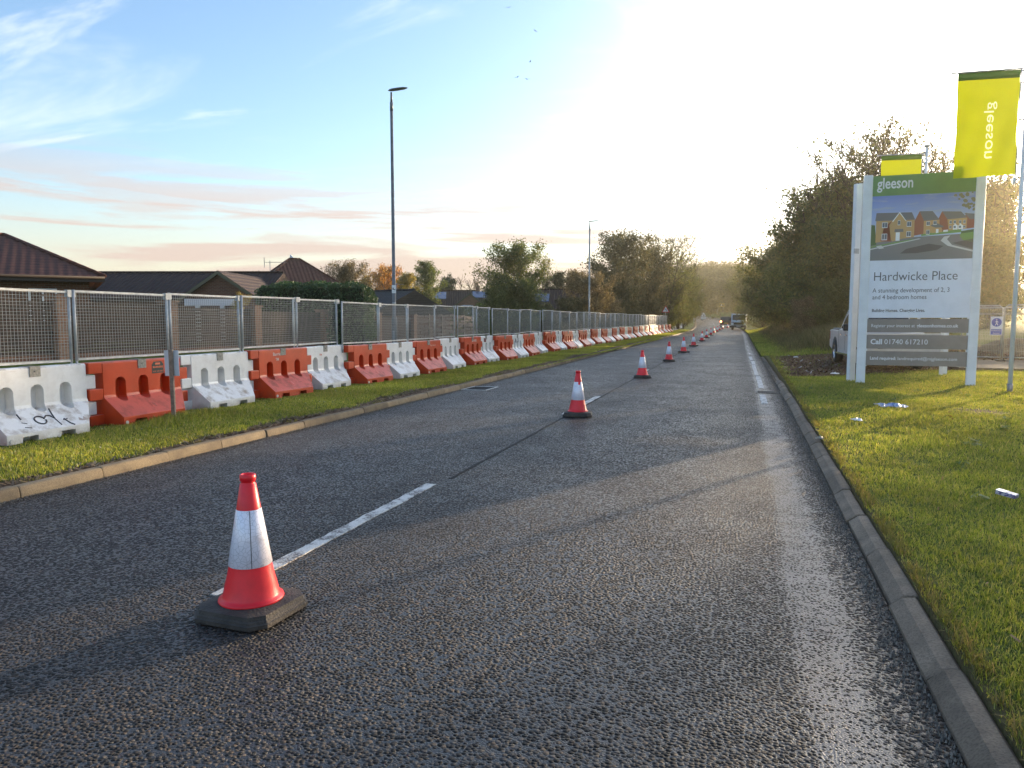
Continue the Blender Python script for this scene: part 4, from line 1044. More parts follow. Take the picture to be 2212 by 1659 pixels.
# house three
shp([(.655, .40), (.69, .275), (.745, .40), (.76, .57), (.66, .58)], REDB, 5)
shp([(.69, .275), (.87, .29), (.93, .385), (.745, .40)], ROOF, 7)
shp([(.745, .40), (.93, .385), (.93, .55), (.76, .57)], BUFF, 6)
shp([(.90, .40), (.92, .31), (1, .41), (1, .54), (.93, .55)], REDB, 5)
shp([(.90, .315), (1, .33), (1, .41), (.955, .41)], ROOF, 6)
def win(u, v, w, h, n_=2):
    shp([(u, v), (u+w, v), (u+w, v+h), (u, v+h)], FRM, 10)
    for k in range(n_):
        a = u+w*(.08+k*.46*2/n_); b = u+w*((k+1)*.92/n_+.02)
        shp([(a, v+h*.08), (b, v+h*.08), (b, v+h*.88), (a, v+h*.88)], PANE, 11)
win(.11, .41, .055, .085); win(.11, .585, .055, .10); win(.265, .385, .025, .075, 1); win(.355, .41, .045, .08); win(.355, .56, .045, .085)
shp([(.25, .57), (.29, .57), (.29, .70), (.25, .70)], FRM, 10); shp([(.24, .52), (.32, .52), (.325, .565), (.235, .565)], ROOF, 11)
win(.545, .42, .035, .065); win(.61, .415, .035, .06); win(.545, .55, .035, .07); shp([(.64, .54), (.665, .54), (.665, .60), (.64, .605)], FRM, 10)
for u in (.765, .805, .855, .895): win(u, .42, .022, .05); win(u, .50, .022, .04)
shp([(.80, .50), (.82, .47), (.845, .50), (.845, .56), (.80, .56)], FRM, 9); shp([(.85, .50), (.87, .47), (.895, .50), (.895, .555), (.85, .555)], FRM, 9)
shp([(.71, .56), (.755, .555), (.755, .585), (.71, .59)], FRM, 10)
rr = random.Random(5)
for k in range(34):
    u, v = rr.uniform(.80, .995), rr.uniform(0, .28)
    if (1-u)*1.1+v*.55 > .22+.04*rr.random(): continue
    s = rr.uniform(.012, .03); shp([(min(.999, u+s*math.cos(a)*rr.uniform(.5, 1)), max(.002, v+s*1.3*math.sin(a)*rr.uniform(.5, 1))) for a in np.linspace(0, 5.4, 7)], TREE, 12+k % 9)
pic.build('house_picture', pm, sg)
# frame edges and brackets
B = MB(); B.box((xa, 0.0, .40), (xa+.03, .03, 4.9)); B.box((xb-.03, 0.0, .40), (xb, .03, 4.9)); B.build('backing_rail', M_post, sg)
tag(sg, 'tall green-headed housing sign board with a house picture, facing the camera', 'sign board')
# the second board of the pair, turned away
s2 = empty('development_sign', (2.56, 20.42, .1), math.atan2(22.6-20.42, 5.12-2.56)); L2 = math.hypot(5.12-2.56, 22.6-20.42)
post(0, 0, 4.86, s2, .10); post(L2, 0, 4.86, s2, .10)
for z0, z1 in [(1.56, 4.9)]+bars: B = MB(); B.box((.10, .03, z0), (L2-.10, .06, z1)); B.build('panel', mat('pale panel back', (.5, .50, .50), .5, .05), s2)
B = MB(); B.box((-.13, -.09, 3.15), (.02, -.06, 3.27)); B.build('bracket', M_galv, s2)
tag(s2, 'second sign board seen edge-on from behind, left of the green-headed one', 'sign board')

M_flag = bpy.data.materials.new('lime flag cloth'); M_flag.use_nodes = True
n = M_flag.node_tree.nodes; l = M_flag.node_tree.links; n.clear()
d = n.new('ShaderNodeBsdfDiffuse'); d.inputs[0].default_value = (.42, .52, .03, 1); tr = n.new('ShaderNodeBsdfTranslucent'); tr.inputs[0].default_value = (.68, .70, .012, 1)
x = n.new('ShaderNodeMixShader'); x.inputs[0].default_value = .6; l.new(d.outputs[0], x.inputs[1]); l.new(tr.outputs[0], x.inputs[2]); o = n.new('ShaderNodeOutputMaterial'); l.new(x.outputs[0], o.inputs[0])
M_hem = flat('green hem', (.10, .22, .01), .7); M_ftxt = bpy.data.materials.new('flag print'); M_ftxt.use_nodes = True
n = M_ftxt.node_tree.nodes; l = M_ftxt.node_tree.links; n.clear()
d = n.new('ShaderNodeBsdfDiffuse'); d.inputs[0].default_value = (.85, .88, .60, 1); tr = n.new('ShaderNodeBsdfTranslucent'); tr.inputs[0].default_value = (.97, .97, .78, 1)
x = n.new('ShaderNodeMixShader'); x.inputs[0].default_value = .6; l.new(d.outputs[0], x.inputs[1]); l.new(tr.outputs[0], x.inputs[2]); o = n.new('ShaderNodeOutputMaterial'); l.new(x.outputs[0], o.inputs[0])
def flag(px_, py_, hpole, tilt, W_, H_, rz, label, pr=.045, armz=None):
    r = empty('flag_pole', (px_, py_, .1), rz)
    B = MB(); B.tube([(0, 0, -.3), (0, 0, hpole)], [pr, pr*.8], 12); B.build('pole', M_post, r)
    B = MB(); B.tube([(0, 0, -.02), (0, 0, .16)], pr*1.15, 12); B.build('base_collar', M_grey, r)
    B = MB(); B.lathe([(0, 0), (.07, .0), (.10, .03), (.10, .05), (.03, .07), (0, .07)], 14, c=(0, 0, hpole)); B.build('finial', M_post, r)
    az = armz if armz else hpole-.12
    # swivel rod, arms (arm along -x, rising slightly towards the pole)
    rx = -.13
    B = MB(); B.tube([(rx, 0, az-H_-.12), (rx, 0, az+.02)], .014, 8); B.build('swivel_rod', M_galv, r)
    B = MB()
    for zz in (az-.02, az-.26, az-.26-(H_*.35)): B.tube([(rx, 0, zz), (0, 0, zz+.01)], .018, 8)
    B.build('bracket', M_galv, r)
    B = MB(); B.tube([(rx-W_-.16, 0, az-.015), (rx, 0, az+.03), (0.02, 0, az+.03)], .016, 8); B.build('arm', M_galv, r)
    B = MB(); B.tube([(rx-.02, 0, az-H_-.20), (rx-.02, 0, az-H_-.06)], .03, 8); B.build('weight', M_white, r)
    nx_, nz_ = 26, 40
    def wav(u, v): return .022*math.sin(u*7+v*3+rz)*v+.016*math.sin(u*15-v*9)*v+.022*math.sin(v*5+2)*u+.008*math.sin(v*23+u*4)
    def place(me):
        for v in me.vertices:
            u, w, tz = v.co.x, v.co.y, v.co.z      # u across from the rod, w down the cloth
            v.co = Vector((rx-.015-W_*u, wav(u, w)+tz, az-.02*u-H_*w-.035*u*w))
        me.update()
    G = MB(); vs = []; fs = []
    for k, tz in enumerate((-.0008, .0008)):
        vs += [(i/nx_, .07+.93*j/nz_, tz) for j in range(nz_+1) for i in range(nx_+1)]
    N = (nx_+1)*(nz_+1); q_ = lambda i, j: j*(nx_+1)+i
    for j in range(nz_):
        for i in range(nx_): fs += [(q_(i, j), q_(i+1, j), q_(i+1, j+1), q_(i, j+1)), (N+q_(i, j), N+q_(i, j+1), N+q_(i+1, j+1), N+q_(i+1, j))]
    for i in range(nx_): fs += [(q_(i, 0), N+q_(i, 0), N+q_(i+1, 0), q_(i+1, 0)), (q_(i, nz_), q_(i+1, nz_), N+q_(i+1, nz_), N+q_(i, nz_))]
    for j in range(nz_): fs += [(q_(0, j), q_(0, j+1), N+q_(0, j+1), N+q_(0, j)), (q_(nx_, j), N+q_(nx_, j), N+q_(nx_, j+1), q_(nx_, j+1))]
    G.add(vs, fs); cl_ = G.build('tmp', M_flag)
    def word(depth, sub):
        t = text('flag_word', 'gleeson', .40, M_ftxt, None, depth=depth, bold=0.0, width=1.14); me = t.data
        bm = bmesh.new(); bm.from_mesh(me)
        if sub:
            for _ in range(2): bmesh.ops.subdivide_edges(bm, edges=[e for e in bm.edges if e.calc_length() > .07], cuts=1)
        for v in bm.verts: v.co = Vector(((W_*.40+v.co.y*.72)/W_, (.60+v.co.x)/H_, v.co.z))
        bmesh.ops.remove_doubles(bm, verts=bm.verts, dist=1e-6); bmesh.ops.recalc_face_normals(bm, faces=bm.faces); bm.to_mesh(me); bm.free(); return t
    cut = word(.02, False); md = cl_.modifiers.new('b', 'BOOLEAN'); md.object = cut; md.operation = 'DIFFERENCE'; md.solver = 'EXACT'; apply_mods(cl_)
    me = cl_.data; bpy.data.objects.remove(cl_); bpy.data.objects.remove(cut); me.name = 'flag_cloth'; place(me); link('flag_cloth', me, r)
    t = word(.0007, True); place(t.data); t.parent = r
    Hm = MB(); vs = [(i/nx_, v_, tz) for tz in (-.003, .003) for v_ in (-.005, .07) for i in range(nx_+1)]; K = nx_+1
    fs = []
    for i in range(nx_): fs += [(i, i+1, K+i+1, K+i), (2*K+i, 3*K+i, 3*K+i+1, 2*K+i+1), (i, 2*K+i, 2*K+i+1, i+1), (K+i, K+i+1, 3*K+i+1, 3*K+i)]
    Hm.add(vs, fs, 0, True); hm = Hm.mesh('hem', M_hem); place(hm); link('hem', hm, r)
    tag(r, label, 'flag', 'lime flags on white poles'); return r
fp = at(2181, 15.75, 845)
f1 = flag(fp.x, fp.y, 6.95, 0, 1.19, 2.10, YAW*.55, 'white flag pole with the big lime flag at the right edge, in front', armz=6.62)
fp = at(1980, 24, z=.1)
f2 = flag(fp.x, fp.y, 6.95, 0, 1.22, 2.10, YAW*.7, 'white flag pole with the partly hidden lime flag behind the sign board', armz=6.72)

# ------------------------------------------------------------------ litter
def crumple(name, loc, sx, sy, sz, m, label, seed, cat='litter'):
    rr = random.Random(seed); B = MB(); nx_, ny_ = 12, 8; vs = []; fs = []
    for j in range(ny_+1):
        for i in range(nx_+1):
            u, v = i/nx_-.5, j/ny_-.5
            e = 1-max(abs(u), abs(v))*2
            vs.append((u*sx*(1+.25*rr.uniform(-1, 1)*.4), v*sy*(1+.3*math.sin(u*9)), sz*(.25+.75*e)*rr.uniform(.15, 1)+.012))
    for j in range(ny_):
        for i in range(nx_): fs.append((j*(nx_+1)+i, j*(nx_+1)+i+1, (j+1)*(nx_+1)+i+1, (j+1)*(nx_+1)+i))
    B.add(vs, fs); o = B.build(name, m, None, loc, rr.uniform(-.3, .3)); s_ = o.modifiers.new('s', 'SOLIDIFY'); s_.thickness = .004
    return tag(o, label, cat)
M_bluebag = mat('blue plastic', (0.13, 0.24, 0.50), .35, .2, 14, col2=(.45, .50, .58), lo=.5, hi=.6)
crumple('plastic_bag', (2.43, 14.0, .125), .44, .42, .09, M_bluebag, 'crumpled blue plastic bag on the right-hand grass', 3)
crumple('paper_scrap', (1.60, 11.9, .125), .13, .18, .05, M_whitepl, 'small white scrap of paper on the grass near the kerb', 5)
r = empty('carton', (2.16, 7.2, .12), rad(-35)); r.rotation_euler[1] = rad(8)
B = MB(); B.box((-.075, -.045, .0), (.075, .045, .035)); B.build('carton_body', mat('crushed carton', (.45, .43, .52), .5, .3, 40, col2=(.10, .08, .22), lo=.45, hi=.55), r, bevel=.006)
B = MB(); B.box((-.074, -.05, .035), (.0, .03, .039)); B.build('flap', M_whitepl, r)
tag(r, 'crushed white and purple carton lying on the grass at the right edge', 'litter')
crumple('twig_bundle', (.93, 10.05, .10), .10, .10, .05, mat('pale leaf', (.34, .32, .26), .6, .3, 40), 'pale withered leaves caught on the right kerb', 8)
crumple('paper_scrap', (1.9, 31, .13), .2, .2, .06, M_whitepl, 'white scrap of rubbish on the dark chippings by the road', 9)
crumple('paper_scrap', (2.35, 21.9, .13), .22, .25, .06, M_whitepl, 'pale scrap of rubbish at the near edge of the bare patch', 10)
# gully covers
M_iron = mat('cast iron', (0.035, 0.033, 0.032), .55, .2, 20, metal=.2)
def gully(x, y, w, d, label):
    r = empty('gully_cover', (x, y, hgt(y)+.006+crown_h(x-cxs(y))))
    B = MB(); B.box((-w/2, -d/2, -.02), (w/2, -d/2+.04, .004)); B.box((-w/2, d/2-.04, -.02), (w/2, d/2, .004)); B.box((-w/2, -d/2+.04, -.02), (-w/2+.04, d/2-.04, .004)); B.box((w/2-.04, -d/2+.04, -.02), (w/2, d/2-.04, .004)); B.build('rim', M_galv if x < 0 else M_iron, r)
    B = MB(); 
    for k in range(8): yy = -d/2+.06+k*(d-.12)/7.5; B.box((-w/2+.04, yy, -.02), (w/2-.04, yy+.022, .001))
    B.box((-w/2+.04, -d/2+.04, -.03), (w/2-.04, d/2-.04, -.018))
    B.build('grate', M_iron, r); tag(r, label, 'drain cover')
gully(-5.92, 16.3, .62, .9, 'pale-rimmed drain cover in the road beside the left kerb')
gully(.52, 17.3, .55, .5, 'dark iron drain grate in the road beside the right kerb')
# ------------------------------------------------------------------ houses, garden walls, hedge
def brick(name, c1, c2, mortar, scale=1.0):
    m, n, l, p = newmat(name); p.inputs['Roughness'].default_value = .85; p.inputs['Specular IOR Level'].default_value = .2
    t = n.new('ShaderNodeTexCoord'); s = n.new('ShaderNodeSeparateXYZ'); l.new(t.outputs['Object'], s.inputs[0])
    a = n.new('ShaderNodeMath'); a.operation = 'ADD'; l.new(s.outputs[0], a.inputs[0]); l.new(s.outputs[1], a.inputs[1])
    c = n.new('ShaderNodeCombineXYZ'); l.new(a.outputs[0], c.inputs[0]); l.new(s.outputs[2], c.inputs[1])
    b = n.new('ShaderNodeTexBrick'); l.new(c.outputs[0], b.inputs['Vector']); b.inputs['Scale'].default_value = scale
    b.inputs['Brick Width'].default_value = .225; b.inputs['Row Height'].default_value = .075; b.inputs['Mortar Size'].default_value = .009
    b.inputs['Color1'].default_value = (*c1, 1); b.inputs['Color2'].default_value = (*c2, 1); b.inputs['Mortar'].default_value = (*mortar, 1)
    l.new(b.outputs[0], p.inputs['Base Color']); return m
M_brick = brick('brown brick', (0.16, 0.075, 0.045), (0.10, 0.045, 0.030), (0.17, 0.14, 0.11))
M_brickr = brick('warm brick', (0.26, 0.13, 0.075), (0.17, 0.085, 0.05), (0.22, 0.18, 0.14))
def tiles(name, c1, c2):
    m, n, l, p = newmat(name); p.inputs['Roughness'].default_value = .8; p.inputs['Specular IOR Level'].default_value = .25
    t = n.new('ShaderNodeTexCoord')
    w = n.new('ShaderNodeTexWave'); w.wave_type = 'BANDS'; w.bands_direction = 'X'; l.new(t.outputs['Object'], w.inputs['Vector']); w.inputs['Scale'].default_value = 1.05; w.inputs['Distortion'].default_value = .0
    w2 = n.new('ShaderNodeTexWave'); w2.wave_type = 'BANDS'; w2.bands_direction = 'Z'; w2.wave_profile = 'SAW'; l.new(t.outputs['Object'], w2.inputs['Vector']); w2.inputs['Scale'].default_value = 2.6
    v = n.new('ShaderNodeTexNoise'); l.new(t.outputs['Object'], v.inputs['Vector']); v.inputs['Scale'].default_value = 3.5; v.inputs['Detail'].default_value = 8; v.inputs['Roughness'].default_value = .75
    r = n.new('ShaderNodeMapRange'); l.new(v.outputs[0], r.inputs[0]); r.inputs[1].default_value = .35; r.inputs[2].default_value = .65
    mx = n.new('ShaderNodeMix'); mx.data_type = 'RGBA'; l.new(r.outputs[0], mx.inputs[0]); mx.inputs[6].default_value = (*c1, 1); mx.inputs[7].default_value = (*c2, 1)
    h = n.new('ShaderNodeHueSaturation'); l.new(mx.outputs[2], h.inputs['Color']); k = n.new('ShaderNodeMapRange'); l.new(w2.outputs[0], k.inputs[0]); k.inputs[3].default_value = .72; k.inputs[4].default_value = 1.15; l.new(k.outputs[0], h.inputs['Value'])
    l.new(h.outputs[0], p.inputs['Base Color'])
    ad = n.new('ShaderNodeMath'); ad.operation = 'ADD'; l.new(w.outputs[0], ad.inputs[0]); l.new(w2.outputs[0], ad.inputs[1])
    b = n.new('ShaderNodeBump'); b.inputs['Strength'].default_value = 1; b.inputs['Distance'].default_value = .05; l.new(ad.outputs[0], b.inputs['Height']); l.new(b.outputs[0], p.inputs['Normal'])
    return m
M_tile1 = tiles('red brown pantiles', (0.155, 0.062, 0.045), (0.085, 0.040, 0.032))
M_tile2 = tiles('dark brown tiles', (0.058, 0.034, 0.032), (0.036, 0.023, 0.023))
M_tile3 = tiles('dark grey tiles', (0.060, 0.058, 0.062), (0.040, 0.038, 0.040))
M_fascia = flat('dark brown fascia', (0.045, 0.028, 0.02), .6); M_upvc = flat('white window frame', (0.66, 0.68, 0.70), .4)
M_solar = flat('solar glass', (0.10, 0.14, 0.22), .08, .3)
def roof_mesh(B, w, d, ez, rz, hipl, hipr, oh=.35, m=0):
    """ridge along x; w,d outer size incl. overhang"""
    X0, X1, Y0, Y1 = -w/2-(oh if hipl else .1), w/2+(oh if hipr else .1), -d/2-oh, d/2+oh
    rl, rr_ = X0+hipl, X1-hipr; t = .14
    vs = [(X0, Y0, ez), (X1, Y0, ez), (X1, Y1, ez), (X0, Y1, ez), (rl, 0, rz), (rr_, 0, rz)]
    vs += [(x, y, z-t) for x, y, z in vs[:4]]
    fs = [(0, 1, 5, 4), (2, 3, 4, 5), (1, 2, 5), (3, 0, 4), (0, 6, 7, 1), (1, 7, 8, 2), (2, 8, 9, 3), (3, 9, 6, 0), (6, 9, 8, 7)]
    B.add(vs, fs, m)
    return (rl, rr_)
def house(loc, rz, w, d, eave, ridge, hipl, hipr, label, tile=None, wallm=None, wins=(), gables=(), oh=.4, chim=None, extra=None):
    tile = tile or M_tile2; wallm = wallm or M_brick
    r = empty('house', loc, rz)
    B = MB(); 
    B.prism([(-d/2, -1), (d/2, -1), (d/2, eave-.15), (0, (ridge-.25) if (not hipl or not hipr) else eave-.15), (-d/2, eave-.15)], -w/2 if not hipl else -w/2, w/2, 'x') if (not hipl and not hipr) else B.box((-w/2, -d/2, -1), (w/2, d/2, eave-.15))
    if (not hipl) != (not hipr):
        sx = w/2 if not hipr else -w/2; s_ = -1 if not hipr else 1
        B.prism([(-d/2, eave-.15), (d/2, eave-.15), (0, ridge-.2)], sx, sx+s_*.2, 'x')
    B.build('wall', wallm, r)
    B = MB(); rl, rr_ = roof_mesh(B, w, d, eave, ridge, hipl, hipr, oh); ro = B.build('roof', tile, r)
    B = MB(); B.tube([(rl, 0, ridge+.02), (rr_, 0, ridge+.02)], .09, 6)
    for (a, x0) in ((hipl, rl), (hipr, rr_)):
        if a:
            ex = -w/2-oh if x0 == rl else w/2+oh
            for sy in (-1, 1): B.tube([(x0, 0, ridge+.02), (ex, sy*(d/2+oh), eave+.03)], .08, 6)
    B.build('ridge_tiles', tile, ro)
    B = MB(); B.box((-w/2-oh, -d/2-oh-.03, eave-.2), (w/2+oh, -d/2-oh-.002, eave+.0)); B.tube([(-w/2-oh, -d/2-oh-.08, eave-.03), (w/2+oh, -d/2-oh-.08, eave-.03)], .055, 6); B.build('gutter', M_fascia, r)
    for (x, z, ww, hh) in wins:
        F = MB(); y0 = -d/2-.03
        F.box((x-ww/2, y0, z), (x-ww/2+.07, y0+.05, z+hh)); F.box((x+ww/2-.07, y0, z), (x+ww/2, y0+.05, z+hh)); F.box((x-ww/2+.07, y0, z), (x+ww/2-.07, y0+.05, z+.07)); F.box((x-ww/2+.07, y0, z+hh-.07), (x+ww/2-.07, y0+.05, z+hh)); F.box((x-.03, y0+.002, z+.07), (x+.03, y0+.05, z+hh-.07))
        f = F.build('window', M_upvc, r); G = MB(); G.box((x-ww/2+.07, y0+.03, z+.07), (x+ww/2-.07, y0+.045, z+hh-.07)); G.build('pane', M_glass, f)
    for (x, gw, gp, proj, gm, fascia) in gables:      # front gable wings: centre, width, peak height, projection
        y0 = -d/2-proj
        B = MB(); B.prism([(x-gw/2, -1), (x+gw/2, -1), (x+gw/2, eave-.1), (x, gp-.15), (x-gw/2, eave-.1)], y0, 0, 'y'); B.build('wall', gm, r)
        B = MB(); k = (gp-eave)/(gw/2); e = .3
        for s_ in (-1, 1):
            x1 = x+s_*(gw/2+e); z1 = eave-k*e
            vs = [(x, y0-.25, gp), (x1, y0-.25, z1), (x1, 0, z1), (x, 0, gp)]; vs += [(a, b, c-.14) for a, b, c in vs]
            B.add(vs, [(0, 1, 2, 3), (4, 7, 6, 5), (0, 4, 5, 1), (1, 5, 6, 2), (2, 6, 7, 3)])
        B.build('roof', tile, r)
        if fascia:
            B = MB(); 
            for s_ in (-1, 1):
                x1 = x+s_*(gw/2+e); B.prism([(x, gp-.02), (x1, eave-k*e-.02), (x1, eave-k*e-.2), (x, gp-.2)], y0-.28, y0-.252, 'y')
            B.build('barge_board', flat('mossy board', (.10, .10, .06), .7), r)
    if chim:
        for (x, y, z) in chim: B = MB(); B.box((x-.25, y-.25, z-1.2), (x+.25, y+.25, z)); B.tube([(x, y, z), (x, y, z+.25)], .1, 8); B.build('chimney', M_brickr, ro)
    tag(r, label, 'house'); return r
def hloc(u, D, z=None):
    p = at(u, D, z=0); return (p.x, p.y, z if z is not None else .4)
R0 = YAW
# nearest house: big hipped pantile roof at the left edge
cr = at(235, 28, z=0); a1 = R0+rad(31); W1, D1, O1 = 15.4, 9.4, .5
lx, ly = W1/2+O1, -(D1/2+O1)
c1_ = (cr.x-(lx*math.cos(a1)-ly*math.sin(a1)), cr.y-(lx*math.sin(a1)+ly*math.cos(a1)))
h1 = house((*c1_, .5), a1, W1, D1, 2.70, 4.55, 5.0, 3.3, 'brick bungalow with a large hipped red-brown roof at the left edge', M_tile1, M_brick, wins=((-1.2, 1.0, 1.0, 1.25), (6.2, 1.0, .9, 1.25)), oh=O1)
B = MB(); B.tube([(0, -4.9, 2.2), (0, -5.1, 2.35)], .02, 6); dsh = B.build('satellite_arm', M_grey, h1, (4.4, 0, 0))
B = MB(); B.lathe([(0, .05), (.15, .03), (.26, 0), (.26, -.01), (0, .03)], 14); ds_ = B.build('satellite_dish', flat('pale dish', (.45, .43, .38), .6), h1, (1.0+1.6, -5.05, 1.95)); ds_.rotation_euler = (rad(80), 0, rad(15))
h2 = house((*hloc(392, 45.5)[:2], .3), R0, 12.6, 7.5, 2.5, 4.15, 0, 0, 'long low house with a dark ridge roof and a small brick gable wing', M_tile2, M_brick, gables=((5.35, 3.8, 3.8, 3.6, M_brick, True),), oh=.35)
B = MB(); B.box((3.6, -7.58, 2.02), (6.8, -7.42, 2.36)); B.box((4.15, -7.56, .2), (4.35, -7.42, 2.02)); B.box((5.4, -7.56, .2), (5.6, -7.42, 2.02)); B.build('white_porch_trim', M_upvc, h2)
h3 = house((*hloc(641, 60)[:2], .5), R0+rad(28), 6.4, 6.4, 3.3, 5.95, 3.3, 3.3, 'house with a steep pointed pyramid roof behind the hedge', M_tile1, M_brick, oh=.5)
B = MB(); B.prism([(-.45, 5.5), (.3, 5.6), (-.35, 6.35)], -.05, .05, 'y'); q = B.build('gablet', M_upvc, h3); q.rotation_euler[2] = -rad(28)
h4 = house((*hloc(818, 54)[:2], .1), R0-rad(38), 7.4, 7.4, 1.9, 3.55, 0, 0, 'low house with a ribbed grey roof and brown gable behind the lamp', M_tile3, M_brick, oh=.2)
h5 = house((*hloc(975, 98)[:2], .3), R0+rad(4), 13.5, 8.5, 3.0, 5.1, 3.8, 3.8, 'distant bungalow with two solar panels and a timbered gable', M_tile2, M_brickr, wins=((-3.2, .9, 1.2, 1.2), (.3, .9, 1.8, 1.3), (4.6, .9, 1.6, 1.3)), gables=((2.4, 4.2, 4.6, .6, M_brickr, True),), chim=((3.5, 0, 5.7), (-3.2, 0, 5.3)))
def slope_panel(parent, x0, x1, t0, t1, d, eave, ridge, oh, m, nm):
    B = MB(); 
    def S(x, t): yy = -(d/2+oh)*(1-t); return (x, yy-.06, eave+(ridge-eave)*t+.10)
    vs = [S(x0, t0), S(x1, t0), S(x1, t1), S(x0, t1)]; vs += [(a, b, c-.08) for a, b, c in vs]
    B.add(vs, [(0, 1, 2, 3), (4, 7, 6, 5), (0, 4, 5, 1), (1, 5, 6, 2), (2, 6, 7, 3), (3, 7, 4, 0)]); return B.build(nm, m, parent)
slope_panel(h5, -2.6, -.6, .42, .85, 8.5, 3.0, 5.1, .4, M_solar, 'solar_panel'); slope_panel(h5, 1.9+.9, 4.6, .5, .9, 8.5, 3.0, 5.1, .4, M_solar, 'solar_panel')
h6 = house((*hloc(1200, 82)[:2], .3), R0-rad(6), 9.5, 8, 2.4, 4.6, 0, 3.2, 'dark-roofed house with a solar panel between the trees', M_tile2, M_brick, oh=.3)
slope_panel(h6, -2.3, -.6, .35, .72, 8, 2.4, 4.6, .3, M_solar, 'solar_panel')
# television aerials
def aerial(u, D, v, z0, label, sc=1.0):
    p = at(u, D, v); r = empty('aerial', (p.x, p.y, z0), R0)
    h = p.z-z0
    B = MB(); B.tube([(0, 0, 0), (0, 0, h)], .022, 6); B.build('mast', M_grey, r)
    B = MB(); B.tube([(-.35*sc, 0, h-.1), (1.0*sc, 0, h-.1)], .015, 5)
    for k in range(7): B.box((-.3*sc+k*.17*sc-.006, -.12, h-.11), (-.3*sc+k*.17*sc+.006, .12, h-.09))
    B.box((-.36*sc, -.02, h-.42), (-.33*sc, .02, h+.2)); B.build('antenna', M_grey, r)
    tag(r, label, 'aerial')
aerial(583, 45.5, 563, 3.6, 'television aerial on the right end of the long low roof')
aerial(570, 47, 590, 3.9, 'lower television aerial just left of the tall aerial', .9)
aerial(857, 53, 611, 3.0, 'aerial on the grey-roofed house beside the lamp', .5)

# brick pier wall and timber boards parallel to the road, X about -18
XW = -18.0
def wy(u): return -XW/math.tan(math.atan((1106-u)/F_PX)+YAW)
piers = [wy(u) for u in (128, 365, 549, 697, 813, 890)]
piers = [piers[0]-4.4]+piers
M_fencew = mat('dark stained boards', (0.055, 0.034, 0.024), .85, .25, 4, bump=.4, bscale=14)
M_fencel = mat('weathered woven panel', (0.125, 0.082, 0.058), .85, .25, 5, bump=.4, bscale=14)
gw = empty('garden_wall', (XW, 8, 0))
for k, yp in enumerate(piers):
    zg = float(gz_arr(np.array([XW]), np.array([yp]))[0]); top = np.interp(yp, [8, 16, 40], [2.3, 2.24, 1.80])
    B = MB(); B.box((-.2, yp-8-.2, -.1), (.24, yp-8+.2, top)); B.box((-.24, yp-8-.24, top), (.28, yp-8+.24, top+.06)); B.build('pier', M_brickr, gw)
    if k < len(piers)-1:
        y1 = piers[k+1]; t2 = np.interp(y1, [8, 16, 40], [2.3, 2.24, 1.80])-.12
        B = MB()
        nb_ = 11; z0 = zg-.1
        for j in range(nb_):
            za = z0+.25+(top-.15-z0-.25)*j/nb_; zb_ = z0+.25+(top-.15-z0-.25)*(j+1)/nb_-.012; o = .02 if j % 2 else .035
            B.box((-.02+o-.02, yp-8+.2, za), (.02+o, y1-8-.2, zb_))
        B.build('board_panel', M_fencew, gw)
        B = MB(); B.box((-.1, yp-8+.2, -.1), (.1, y1-8-.2, z0+.25)); B.build('plinth_wall', M_brick, gw)
tag(gw, 'brick piers with dark timber panels between them behind the mesh panels', 'wall')
# woven panels after the last pier
fw = empty('timber_fence', (XW+.1, piers[-1]+.3, .2)); yy = 0
for k in range(5):
    B = MB(); L = 1.83; nb_ = 12
    for j in range(nb_):
        z0 = .05+j*.135; sk = .10*math.sin(j*1.7+k)
        for q in range(3):
            a = yy+L*q/3; b_ = yy+L*(q+1)/3; o = .025*(1 if (q+j) % 2 else -1)
            vs = [(o, a, z0+sk*q/3), (o, b_, z0+sk*(q+1)/3), (o, b_, z0+sk*(q+1)/3+.13), (o, a, z0+sk*q/3+.13)]; vs += [(x-.012, y_, z) for x, y_, z in vs]
            B.add(vs, [(0, 1, 2, 3), (7, 6, 5, 4), (0, 4, 5, 1), (1, 5, 6, 2), (2, 6, 7, 3), (3, 7, 4, 0)])
    B.build('woven_panel', M_fencel, fw)
    B = MB(); B.box((-.04, yy-.04, -.2), (.04, yy+.04, 1.75)); B.build('post', M_wood, fw)
    yy += L+.06
tag(fw, 'weathered woven timber fence panels to the right of the brick piers', 'fence')

